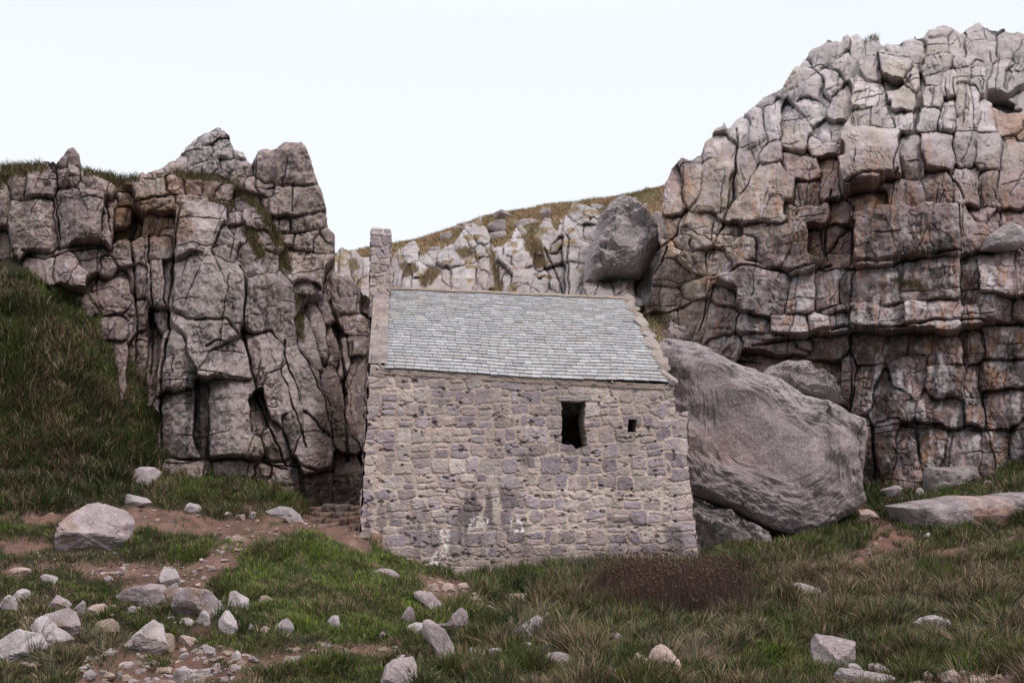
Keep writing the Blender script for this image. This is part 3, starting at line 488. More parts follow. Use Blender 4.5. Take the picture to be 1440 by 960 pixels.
# big leaning boulder and other traced slabs: closed bodies with their own thickness
def outline_rock(name, poly, d, T, tone, label, cat, group=None, sub=7, tilt=(0, 0), band=.4, amp=.10, kk=.55, kind=None, colf=None, mat_=None, bend=0.):
    poly = np.array(poly, float); c = poly.mean(0)
    D, F = ICO[sub]; th = np.arctan2(D[:, 2], D[:, 0]); s = np.hypot(D[:, 0], D[:, 2])
    tt = np.linspace(-math.pi, math.pi, 721); Rr = np.zeros(721)
    for i, a in enumerate(tt):            # ray / outline distance
        dx, dy = math.cos(a), -math.sin(a); best = 1e-3
        for k in range(len(poly)):
            p, q = poly[k] - c, poly[(k + 1) % len(poly)] - c; e = q - p; den = dx * e[1] - dy * e[0]
            if abs(den) < 1e-9: continue
            t = (p[0] * e[1] - p[1] * e[0]) / den; u = (p[0] * dy - p[1] * dx) / den
            if t > 0 and -1e-6 <= u <= 1 + 1e-6: best = max(best, t)
        Rr[i] = best
    rr = np.interp(th, tt, Rr) * np.sin(np.arcsin(np.clip(s, 0, 1))) ** kk
    m = d / FP / CP; px = c[0] + rr * np.cos(th); py = c[1] - rr * np.sin(th)
    yy = np.sign(D[:, 1]) * np.abs(D[:, 1]) ** .8 * T
    P = at(px, py, np.full(len(px), float(d)))
    P[:, 1] += yy + tilt[0] * (P[:, 0] - P[:, 0].mean()) + tilt[1] * (P[:, 2] - P[:, 2].mean()) + (T * .2)
    ca, sa = math.cos(band), math.sin(band); Q = P.copy(); u = Q[:, 0] * ca - Q[:, 2] * sa; v = Q[:, 0] * sa + Q[:, 2] * ca
    q3 = np.stack([u * .8, Q[:, 1] * .8, v * 3.2], -1)
    n = amp * fbm3(P * .9 + 3, 4) * 1.5 + amp * .9 * fbm3(q3 + 9, 5) + amp * .9 * (.5 - np.abs(fbm3(P * 2.2 + 31, 4))) + amp * .6 * fbm3(q3 * 2.6 + 4, 4) + amp * .5 * fbm3(P * 7, 3)
    r = np.random.default_rng(int(d * 100) + len(poly)); 
    fc = np.abs(fbm3(P * .8 + 21, 3)); n = n - amp * 1.3 * np.exp(-(fc / .03) ** 2)
    fx_ = (px * ca + py * -sa * -1); fy_ = (-px * sa + py * ca); k_ = max(poly[:, 0].ptp() if hasattr(poly, 'ptp') else np.ptp(poly[:, 0]), 60) / 290
    n = n * .6 + amp * (2.4 * fac(fx_ / (66 * k_), fy_ / (44 * k_), 3) + 1.2 * fac(fx_ / (27 * k_), fy_ / (17 * k_), 5) + .5 * fac(fx_ / (11 * k_), fy_ / (6.5 * k_), 7) + .22 * fac(fx_ / 4.5, fy_ / 3, 9)) * np.clip(1.1 - np.hypot(D[:, 0], D[:, 2]) ** 8, .25, 1)
    P[:, 1] -= n * np.where(D[:, 1] < .2, 1, -1); P[:, 2] += .35 * n
    tc = TONES[tone]; col = tc * (1 + .16 * fbm3(P * .9 + 2, 4)[:, None])
    if colf is not None: col = colf(px, py, col)
    o = mk(name, P, F, mat_ or M_GIANT, col, smooth=False); recenter(o, (P[:, 0].mean(), P[:, 1].mean(), P[:, 2].min()))
    return tag(o, label, cat, group, kind)
def gcol(px, py, c):
    pr = np.clip(soft(px, py, [(930,610),(1010,612),(1060,630),(1080,640),(1040,645),(960,640)], 14) * (.4 + .6 * vn(px / 8, py / 8, 3)), 0, 1)
    c = mixc(c, np.array([.33, .20, .19]), pr * .5); top = soft(px, py, [(925,470),(985,476),(1050,512),(1120,540),(1225,585),(1160,590),(1060,545),(985,510),(930,505)], 10)
    c = mixc(c, PALE, top * .35); dk = np.clip(fbm(px / 30, py / 60, 77, 3) * 1.6 + .1, 0, 1) * soft(px, py, [(940,520),(1010,520),(1000,640),(960,660)], 30)
    return mixc(c, STAIN * 1.6, dk * .5)
outline_rock('boulder', [(922,500),(926,482),(940,471),(985,477),(1020,497),(1065,517),(1110,537),(1150,556),(1190,574),(1222,590),(1226,610),(1210,650),(1205,680),(1208,708),(1190,722),(1150,742),(1118,752),(1075,742),(1030,722),(985,702),(940,690),(925,640),(930,560)],
             26.9, 1.35, 'dark', 'huge grey boulder leaning against the right end of the chapel', 'boulder', tilt=(.12, .30), kk=.26, amp=.10, colf=gcol)
outline_rock('boulder', [(1068,532),(1084,516),(1108,508),(1134,509),(1154,524),(1172,546),(1184,568),(1150,566),(1100,552)], 28.3, .8, 'mauve', 'rounded pale rock wedged between the huge leaning boulder and the cliff', 'boulder', sub=7, amp=.10, kk=.3)
outline_rock('boulder', [(940,700),(985,704),(1035,724),(1075,742),(1092,760),(1070,778),(1000,785),(940,785)], 26.4, 1.0, 'mauve', 'low rock wedged beneath the huge leaning boulder', 'boulder', sub=7, amp=.10, kk=.35)
def ledgec(px, py, c):
    c = mixc(c, np.array([.36, .20, .14]), soft(px, py, [(1345,696),(1395,696),(1400,740),(1355,742)], 12) * .75); c = mixc(c, PALE, soft(px, py, [(1260,690),(1480,690),(1480,708),(1260,712)], 6) * .4)
    return mixc(c, STAIN * 1.4, np.clip(fbm(px / 9, py / 70, 5, 3) * 2 - .1, 0, 1) * .5)
outline_rock('rock_ledge', [(1256,712),(1290,706),(1330,700),(1345,697),(1400,698),(1445,693),(1520,698),(1530,735),(1440,742),(1385,748),(1340,760),(1310,764),(1272,748)], 25.0, 1.1, 'grey', 'long low rounded rock ledge with a rust red streak, beside the dirt path', 'rock', sub=7, amp=.035, kk=.4, colf=ledgec, band=0)
outline_rock('boulder', [(1304,668),(1308,657),(1340,656),(1370,654),(1375,668),(1362,680),(1345,694),(1308,698)], 28.6, .7, 'mauve', 'square grey block lying at the cliff foot above the long rounded ledge', 'boulder', sub=5, amp=.03)
outline_rock('boulder', [(1384,350),(1390,332),(1418,313),(1432,318),(1446,338),(1446,346),(1420,353)], 30.6, .6, 'pale', 'pale angular boulder perched on the cliff ledge', 'boulder', sub=5, amp=.02)

# ------------------------------------------------------------------ loose stones in front
GR = 'loose limestone rocks on the grass'
ROCKS = []
def A(ox, oy, s, rows):
    for r in rows: ROCKS.append((*zr(ox, oy, s, *r[:4]), *r[4:]))
A(0, 450, 1.8815, [
 (235,552,180,122,'dark',3,'largest loose boulder, grey and angular, beside the dirt path on the left slope'),
 (375,412,80,48,'pale',0,'pale angular rock at the foot of the leaning rock pillars'),
 (357,475,80,30,'pale',0,'flat pale rock with a tuft of dry grass just above the upper path'),
 (505,497,46,28,'pale',0,'small pale rock on the upper edge of the dirt path below the pillars'),
 (447,680,54,54,'pale',0,'whitish upright stone standing behind the row of three rocks'),
 (450,722,38,50,'grey',0,'small wedge stone between the flat pale slab and the round grey rock'),
 (375,730,130,62,'grey',0,'flat pale slab with dark underside, left one of the row of three rocks'),
 (522,747,138,80,'grey',0,'rounded grey rock with a vertical crack in the row of three'),
 (627,742,52,50,'pale',0,'white angular stone right of the row of three rocks'),
 (592,800,66,58,'pale',0,'white-patched stone below the cracked round grey rock'),
 (540,785,36,32,'pale',0,'little white stone touching the cracked round grey rock'),
 (750,812,46,42,'pale',0,'round pale stone on the side of the green mound'),
 (882,798,36,32,'pale',0,'small pointed pale stone high on the green mound'),
 (375,850,132,88,'mauve',-8,'broad mottled mauve rock set in tufts near the bottom left'),
 (100,828,115,58,'pale',25,'long pale slab tilted against two other rocks at the left edge'),
 (165,800,105,66,'grey',20,'greyish square-topped rock behind the tilted pale slab'),
 (40,865,120,72,'pale',0,'pale flat-faced rock in front of the tilted slab at the left edge'),
 (12,750,44,44,'pale',0,'pale rock cut off by the left edge of the photo, upper one'),
 (50,728,46,32,'pale',20,'small pale pointed rock near the left edge above the slabs'),
 (145,747,72,36,'grey',-15,'low grey rock in straw above the square-topped rock'),
 (125,683,46,20,'pale',0,'small low stone on a turf hump under the largest loose boulder'),
 (250,768,52,32,'pink',0,'pinkish stone in the bare soil above the mottled mauve rock'),
 (285,685,26,16,'pale',0,'tiny white stone on soil between the two turf humps'),
 (275,812,66,36,'brown',15,'brownish flat stone just above the mottled mauve rock'),
 (485,850,70,34,'pink',0,'pinkish low stone to the right of the mottled mauve rock'),
 (550,875,36,32,'pale',0,'small upright stone between turf tufts at lower centre left'),
 (625,892,22,34,'pale',0,'narrow upright white stone at the start of the lower path'),
 (490,800,44,22,'pale',0,'low flat pale stone under the little white stone'),
 (475,940,56,44,'pale',0,'pale broken stone on bare soil at the bottom left'),
 (550,930,60,22,'pale',0,'long thin pale stone flush with the turf at the bottom'),
 (45,665,62,20,'pink',0,'low pinkish stone by the left edge below the path'),
 (625,580,56,18,'brown',0,'flat brown stone on the path edge at the top of the mound'),
 (600,515,26,16,'pink',0,'small pinkish stone on the path, left of a pair'),
 (633,521,28,16,'pink',0,'small pinkish stone on the path, right of a pair'),
 (665,515,24,18,'pale',0,'small pale stone on the path near the leaning slab'),
 (425,735,30,20,'brown',0,'small brown stone at the tip of the flat pale slab'),
 (700,740,40,22,'brown',0,'small dull stone low on the shoulder of the green mound'),
 (700,822,34,22,'pink',0,'small pinkish stone left of the round pale stone'),
 (665,812,22,16,'pale',0,'tiny pale stone left of the pinkish one on the mound'),
 (430,855,50,50,'brown',0,'brown crumbling stone touching the mottled mauve rock'),
 (350,765,24,16,'pale',0,'tiny pale stone under the flat pale slab'),
 (205,757,34,28,'dark',0,'small dark stone amid the gravel left of the pinkish stone'),
])
A(480, 560, 2.4, [
 (290,685,104,46,'grey',12,'long rounded pale rock highest on the right flank of the mound'),
 (228,735,60,66,'grey',0,'squarish light stone at the upper left of the big diagonal rock'),
 (385,750,80,84,'grey',15,'upright pale pointed rock right of the big diagonal rock'),
 (345,835,140,120,'grey',38,'big diagonal rock, ridged and pale, on the lower mound'),
 (255,780,110,42,'pale',-8,'flat tail slab at the upper left end of the big diagonal rock'),
 (190,928,132,118,'grey',0,'large pale rock cut by the bottom edge, left of centre'),
 (200,880,44,26,'pale',0,'small stone on top of the large rock at the bottom edge'),
 (628,775,112,80,'pale',-5,'pale wedge shaped rock with a sharp right corner'),
 (690,738,36,32,'grey',0,'small grey stone behind the pale wedge shaped rock'),
 (735,893,106,60,'grey',0,'rounded rectangular rock below the wedge shaped one'),
 (618,842,60,38,'pale',-10,'pale stone directly below the wedge shaped rock'),
 (708,842,60,36,'pale',0,'cream stone with a flat top above the rounded rectangular rock'),
 (445,862,52,36,'pale',0,'small pale stone, left of the pair on the mound foot'),
 (518,862,46,40,'pale',0,'small pale stone, right of the pair on the mound foot'),
 (600,955,64,26,'pale',0,'flat pale stone at the bottom edge near the centre'),
 (140,800,30,24,'grey',0,'tiny grey stone left of the flat tail slab'),
 (480,768,28,17,'brown',0,'tiny tan stone in the grass right of the upright pointed rock'),
 (525,722,84,26,'grey',38,'thin slab lying diagonally in the grass by the gully'),
 (585,675,92,36,'brown',-18,'brownish slab half under the overgrown bank in the gully'),
 (935,818,46,50,'pale',0,'small pale upright stone in the dark grass, centre right'),
 (1008,880,62,40,'pink',-20,'pinkish broken stone left of the pink and white rock'),
 (1085,885,104,80,'pink',-40,'pink and white lumpy rock in a soil hollow'),
 (905,920,70,32,'pink',10,'low pinkish stone at the bottom, right of the rounded rectangular rock'),
 (840,880,36,24,'brown',0,'small brown stone beside the rounded rectangular rock'),
 (305,635,52,26,'pink',20,'orange-pink stone at the foot of the chapel wall, leftmost of the chain'),
 (360,640,42,30,'pink',0,'orange-pink stone in the middle of the chain below the wall'),
 (410,636,42,26,'pink',0,'orange-pink stone at the end of the chain below the wall'),
 (440,678,52,16,'brown',0,'flat brown step stone below the chain of pinkish stones'),
 (160,590,104,24,'grey',18,'long thin kerb-like slab between the mound and the chapel wall'),
])
A(900, 600, 2.6667, [
 (742,855,170,135,'grey',0,'large square-cut grey block standing in grass at the lower right'),
 (632,617,122,44,'pale',18,'long pale slab half buried in a hollow of the right meadow'),
 (700,635,40,26,'grey',0,'small stone at the right end of the half buried slab'),
 (533,567,26,15,'pale',0,'tiny white stone at the top of the meadow hollow'),
 (1100,730,146,44,'pale',3,'flat white slab lying alone in the right meadow grass'),
 (850,948,210,60,'mauve',5,'broad mauve rock at the bottom edge under the square-cut block'),
 (900,907,84,36,'grey',0,'grey stone behind the broad rock at the bottom edge'),
 (817,916,66,46,'pale',10,'pale angular stone touching the foot of the square-cut block'),
 (1185,948,86,66,'pink',0,'tan rounded rock in bare soil at the bottom right'),
 (1060,965,110,30,'pink',0,'low pinkish stone at the bottom edge, left of the tan rounded rock'),
 (1080,407,24,20,'pale',0,'tiny white stone beneath the long rounded ledge'),
 (957,248,78,46,'grey',-15,'pointed grey rock at the cliff foot above the red path'),
 (1055,245,40,34,'mauve',0,'small mauve rock at the cliff foot beside the square grey block'),
 (868,330,84,40,'pink',8,'reddish flat rock at the top of the red path'),
 (1315,208,60,16,'brown',0,'small reddish stone in the green patch above the long ledge'),
 (1005,300,60,30,'brown',0,'brown rock tucked at the left end of the long rounded ledge'),
])
OUTL = {'largest loose boulder': [(109.3, 708.3), (128.3, 710.6), (157.4, 717.9), (174.9, 730.1), (170.6, 748.5), (157.4, 763.1), (131.2, 773.9), (110.8, 776.2), (93.3, 767.5), (76.4, 766.0), (73.5, 755.8), (80.2, 736.9), (90.4, 720.8)], 'flat pale slab with dark underside': [(161.8, 834.5), (174.9, 827.2), (204.1, 822.3), (227.4, 822.9), (233.2, 828.7), (230.3, 843.3), (221.6, 854.9), (204.1, 852.0), (198.3, 843.3), (174.9, 841.8)], 'rounded grey rock with a vertical crack': [(241.4, 846.2), (247.8, 828.7), (268.2, 825.8), (288.6, 828.7), (303.2, 843.3), (313.4, 857.8), (297.4, 869.5), (271.1, 871.0), (256.6, 865.1)], 'long pale slab tilted': [(26.2, 881.2), (43.7, 870.1), (65.6, 881.2), (87.5, 895.7), (65.6, 908.9), (43.7, 897.2)], 'greyish square-topped rock': [(48.1, 866.6), (80.2, 859.3), (109.3, 873.9), (110.8, 884.1), (99.1, 898.7), (72.9, 897.2), (52.5, 881.2)], 'pale flat-faced rock in front': [(-11.7, 901.6), (17.5, 887.6), (32.1, 891.4), (55.4, 913.2), (35.0, 922.0), (11.7, 929.3), (-11.7, 930.7)], 'broad mottled mauve rock': [(161.8, 903.0), (180.8, 891.4), (201.2, 876.8), (217.2, 884.1), (234.7, 903.0), (215.7, 913.2), (192.4, 924.9), (174.9, 913.2)], 'big diagonal rock, ridged': [(592.5, 876.7), (600.8, 871.7), (623.8, 882.9), (637.5, 901.7), (638.3, 910.0), (651.7, 921.7), (646.7, 935.0), (625.8, 937.1), (615.4, 922.5), (612.5, 901.7), (596.7, 889.2)], 'pale wedge shaped rock': [(714.2, 884.2), (738.3, 874.6), (755.8, 866.2), (763.3, 870.4), (762.5, 885.0), (755.0, 898.3), (746.7, 897.5), (725.8, 891.2)], 'upright pale pointed rock': [(623.8, 880.8), (632.1, 866.2), (646.7, 855.0), (657.1, 860.0), (656.7, 876.7), (648.8, 889.2), (636.2, 887.1)], 'large pale rock cut by the bottom edge': [(530.8, 960.0), (538.3, 939.2), (552.9, 930.8), (577.9, 928.8), (585.0, 943.3), (585.8, 970.4), (530.8, 972.5)], 'large square-cut grey block': [(1145.6, 930.0), (1149.3, 911.2), (1155.7, 896.2), (1177.5, 898.1), (1209.3, 903.0), (1210.5, 926.2), (1200.0, 937.5), (1188.7, 946.8), (1162.5, 939.3)], 'long rounded pale rock highest': [(579.2, 837.1), (588.3, 833.3), (605.0, 835.0), (617.5, 843.3), (621.7, 851.7), (613.3, 859.2), (605.0, 851.7), (589.2, 843.3)], 'flat white slab lying alone': [(1285.5, 873.0), (1297.5, 868.1), (1316.2, 865.5), (1336.8, 870.0), (1339.4, 879.3), (1323.7, 882.0), (1304.9, 878.2)]}
for i, (px, py, w, h, tone, ang, lab) in enumerate(ROCKS):
    big = w > 45
    rock(px, py, w, h, tone, lab, GR, 100 + i * 7, name='boulder' if w > 60 else 'rock', cat='boulder' if w > 60 else 'rock', ang=0 if any(lab.startswith(k) for k in OUTL) else ang, sub=5 if big else 4, poly=next((v for k, v in OUTL.items() if lab.startswith(k)), None))
o = outline_rock('boulder', [(372,719),(392,711),(408,713),(418,722),(430,738),(434,748),(424,750),(408,735),(398,724),(380,724)], 21.2, .25, 'pale', 'long pale slab leaning down to the path beside the stone steps', 'boulder', GR, sub=5, amp=.02)

# small scree: stones too many to count
def scatter_stones(name, n, polys, f, smin, smax, seed, label, tones, drange=(5., 31.)):
    r = np.random.default_rng(seed); D, F = ICO3; VV = []; FF = []; CC = []; k = 0; tries = 0
    base = [rock_shape3(s) for s in range(8)]
    while k < n and tries < n * 30:
        tries += 1; pl = polys[r.integers(len(polys))]; p = np.array(pl); px = r.uniform(p[:, 0].min(), p[:, 0].max()); py = r.uniform(p[:, 1].min(), p[:, 1].max())
        if not inpoly(np.array(px), np.array(py), pl): continue
        d, P = ghit(px, py, f, *drange, step=.12)
        s = smin + (smax - smin) * r.random() ** 3.5; V = base[r.integers(8)] * np.array([s, s * r.uniform(.6, 1.2), s * r.uniform(.35, .8)]) * .5
        a = r.uniform(0, 6.28); V = V @ np.array([[math.cos(a), -math.sin(a), 0], [math.sin(a), math.cos(a), 0], [0, 0, 1]])
        VV.append(V + P + [0, 0, .1 * s]); FF.append(F + k * len(D)); t = TONES[tones[r.integers(len(tones))]] * r.uniform(.75, 1.15); CC.append(np.tile(t, (len(D), 1))); k += 1
    o = mk(name, np.concatenate(VV), np.concatenate(FF), M_BOUL, np.concatenate(CC), smooth=False); return tag(o, label, kind='stuff')
ICO3 = ico(2)
def rock_shape3(seed):
    r = np.random.default_rng(seed + 900); D, F = ICO3; n = r.normal(size=(9, 3)); n /= np.linalg.norm(n, axis=1)[:, None]; h = r.uniform(.55, 1, 9)
    q = np.clip(D @ n.T, 1e-4, None) / h; rad = np.minimum((q ** 16).sum(1) ** (-1 / 16), 1.3); return D * rad[:, None]
STP = [[(0,780),(360,760),(340,960),(0,960)], PATHS[0], PATHS[0], PATHS[5], PATHS[5], PATHS[2], PATHS[3], PATHS[4], PATHS[4], PATHS[6], PATHS[8], PATHS[10]]
STP = [[(max(x, -20), y) for x, y in p] for p in STP]
scatter_stones('gravel', 3000, STP, gz, .015, .125, 4, 'small stones and gravel strewn over the bare soil and paths', ['pink', 'brown', 'mauve', 'brown', 'brown', 'grey', 'dark'])

# ------------------------------------------------------------------ rocks on the far hillside
GH = 'limestone outcrops on the hillside behind the chapel'
outline_rock('boulder', [(818,402),(822,372),(836,336),(842,306),(858,286),(872,275),(892,280),(902,298),(916,308),(926,318),(925,350),(912,374),(900,392),(880,394),(850,396),(830,405)], 38.5, 2.0, 'pale',
             'massive rounded boulder with a pointed top standing behind the chapel roof', 'boulder', GH, sub=7, amp=.13, tilt=(.2, .15), kk=.32)
HR = [(1110,445,190,74,'grey','flat ledge rock directly under the massive pointed boulder'),
 (985,320,72,92,'pale','square pale block left of the massive pointed boulder'),(985,243,60,56,'grey','rounded rock above the square pale block'),(1040,178,72,66,'pale','pale block high up left of the massive boulder tip'),(1045,222,60,44,'grey','rock between the massive boulder and the rounded rock'),
 (985,420,70,110,'mauve','tall rock at roof level left of the massive boulder'),(805,445,190,76,'pink','wide arched rock just above the middle right of the ridge'),(912,405,76,140,'dark','dark blocky rock left of the tall roof-level rock'),(788,388,116,56,'grey','trapezoid rock stacked on the wide arched rock'),
 (865,405,60,60,'grey','grey rock right of the trapezoid rock'),(655,400,78,96,'grey','right one of two squared blocks above the ridge'),(583,396,92,92,'grey','left one of two squared blocks above the ridge'),(550,345,124,52,'grey','broad slab resting over the two squared blocks'),
 (465,412,104,70,'pink','sloping pinkish rock left of the two squared blocks'),(400,420,62,50,'grey','rock by the ridge between the sloping rock and the bellcote'),(318,392,60,84,'pale','pale rock right beside the bellcote'),
 (370,310,42,62,'pale','upright pale fin on the hillside right of the bellcote'),(412,372,60,58,'pale','pale cluster rock under the upright fin'),(500,395,50,60,'pink','narrow rock against the left squared block'),
 (568,290,36,48,'pale','slender pale stone of the upper cluster, leftmost'),(596,272,28,40,'pale','slender pale stone of the upper cluster, middle'),(626,268,44,50,'grey','blunt grey stone topping the upper cluster'),(642,306,58,60,'pale','pale rounded rock in the upper cluster centre'),(656,342,62,42,'pale','low pale rock above the right squared block'),
 (722,346,46,46,'grey','small round boulder between the two clusters'),(750,295,52,48,'pale','pale angular rock over the small round boulder'),(782,330,66,80,'pale','bright upright boulder with a shaded undercut'),(712,166,72,46,'grey','rounded rock on the hill skyline'),(690,212,70,54,'pale','pale tilted rock under the skyline rock'),(684,242,84,40,'pale','long pale rock in brown grass'),
 (790,232,88,52,'pale','domed pale rock with a dark hollow beneath'),(800,190,104,30,'pale','long flat pale slab in the grass near the skyline'),(875,156,46,48,'mauve','pointed rock tilting on the skyline'),(878,188,42,24,'pale','small white rock under the pointed skyline rock'),(936,212,34,22,'pale','small white rock alone in brown grass'),
 (870,275,66,76,'grey','tall grey rock with a slanting right side'),(908,330,62,66,'mauve','mauve rock left of the rounded rock column'),(905,292,40,44,'pale','pale rock on the mauve rock'),(976,145,38,60,'grey','upright rock at the right of the skyline'),(1240,130,32,20,'pale','tiny white rock near the cliff edge'),
 (1280,188,66,84,'mauve','mauve rock between the massive boulder and the cliff'),(1075,130,70,24,'pale','low pale rock along the skyline near the massive boulder'),(160,330,60,84,'pale','pale rock left of the bellcote'),(195,345,44,70,'pale','narrow pale rock touching the bellcote edge'),
 (500,242,50,34,'pale','white rock alone on the upper brown slope'),(330,322,34,34,'pale','small white rock near the bellcote top'),(470,330,52,44,'pale','low pale rock midway along the brown slope'),(440,300,40,30,'pale','small pale rock above the midway rock'),(540,300,34,34,'pale','small pale rock at the left of the upper cluster'),
 (120,400,80,80,'mauve','mauve rock in the gap between cliff and bellcote'),(1230,250,60,80,'mauve','dark mauve rock in the gap beside the massive boulder'),(1245,400,60,120,'mauve','rock low in the gap beside the massive boulder'),(590,205,70,20,'pale','long thin pale rock on the hill crest'),(545,212,50,18,'pale','thin pale rock at the left of the hill crest'),
 (720,410,60,80,'grey','grey rock right of the two squared blocks'),(700,300,40,40,'pink','small pinkish rock between the two clusters'),(845,330,44,60,'mauve','mauve rock right of the bright upright boulder'),(760,250,60,26,'brown','brown rock in the hollow under the domed rock')]
for i, r_ in enumerate(HR):
    px, py, w, h = zr(440, 240, 2.6667, *r_[:4])
    if py > np.interp(px, [p[0] for p in OSKY], [p[1] for p in OSKY]) + 3 and px < 930: continue
    rock(px, py, w, h * 1.05, r_[4], r_[5], GH, 4000 + i * 13, f=hz, sub=5 if w > 20 else 4, drange=(36., 62.), sink=.3, thick=1.0, mat_=M_ROCK, ang=((i * 37) % 31 - 15) * (1.0 if w < 25 else .4))
r = np.random.default_rng(77); smalls = []
while len(smalls) < 235:
    px = r.uniform(470, 930); top = np.interp(px, [470,560,640,700,770,850,930], [372,350,322,305,300,292,270]); q = r.random() ** .7; py = top + (435 - top) * q
    smalls.append((px, py, r.uniform(5, 12 + 18 * q)))
for i in range(len(smalls)):              # most small rocks lie above the outcrop
    if i % 3 and smalls[i][1] > np.interp(smalls[i][0], [p[0] for p in OSKY], [p[1] for p in OSKY]) + 4: smalls[i] = None
smalls = [q for q in smalls if q]
for i, (px, py, s) in enumerate(smalls):
    rock(px, py, s, s * r.uniform(.6, 1.1), ['pale', 'pale', 'pale', 'grey'][i % 4], 'small pale limestone rock among many scattered over the brown grassy hillside', 'small rocks scattered over the hillside', 7000 + i * 3, name='rock', cat='rock', f=hz, drange=(36., 62.), sink=.3, thick=1.0, mat_=M_ROCK, ang=r.uniform(-50, 50))

# ------------------------------------------------------------------ the chapel
chapel = empty('stone_chapel')
TH = R(6.5); U0 = np.array([math.cos(TH), math.sin(TH), 0]); B0 = np.array([-math.sin(TH), math.cos(TH), 0]); UP = np.array([0, 0, 1.])
A0 = at(518, 517, 22.0); A0 = np.array([A0[0], A0[1], 0.])
def onwall(px, py, b=0.):                 # photo pixel -> (a, z) on the vertical plane at depth b behind the front wall
    a, bb, c = ray(px, py); d = np.array([float(a), float(bb), float(c)]); n = -B0; k = ((A0 + B0 * b) @ n) / (d @ n); P = d * k; return float((P - A0) @ U0), float(P[2])
def cw(a, b, z): return A0 + U0 * a + B0 * b + UP * z
eL = onwall(516, 517); eR = onwall(947, 541); bR = onwall(983, 788); stp = onwall(966, 580)
def zeave(a): return eL[1] + (eR[1] - eL[1]) * a / eR[0] - .02 * np.sin(a / eR[0] * math.pi)
def aright(z):
    s1 = onwall(966, 640); return np.where(z > stp[1], eR[0] + .02, np.where(z > s1[1], stp[0] + .01, s1[0] + (bR[0] - s1[0]) * np.clip((s1[1] - z) / (s1[1] - bR[1]), 0, 1.3)))
def aleft(z): return -.035 * (eL[1] - z) + .02
w1 = [onwall(x, y) for x, y in [(790,565),(822,565),(822,598),(826,626),(810,632),(803,624),(790,624)]]
w2 = [onwall(x, y) for x, y in [(884,590),(895,590),(895,607),(883,607)]]
def stones(a0, a1, z0, z1, seed, hrow=(.11, .36), wst=(.12, .40)):
    r = np.random.default_rng(seed); S = []; z = z1
    while z > z0:
        h = r.uniform(*hrow); a = a0 - r.uniform(0, .3)
        while a < a1 + .2:
            w = r.uniform(*wst) * (.6 + h * 2.2)
            if r.random() < .25 and h > .15:
                q = r.uniform(.35, .65); S += [(a + w / 2, z - h * q / 2, w / 2, h * q / 2), (a + w / 2, z - h * (q + 1) / 2, w / 2, h * (1 - q) / 2)]
            else: S.append((a + w / 2, z - h / 2 + r.normal() * .030, w / 2 * r.uniform(.7, 1.1), h / 2 * r.uniform(.65, 1.15)))
            a += w
        z -= h
    return S
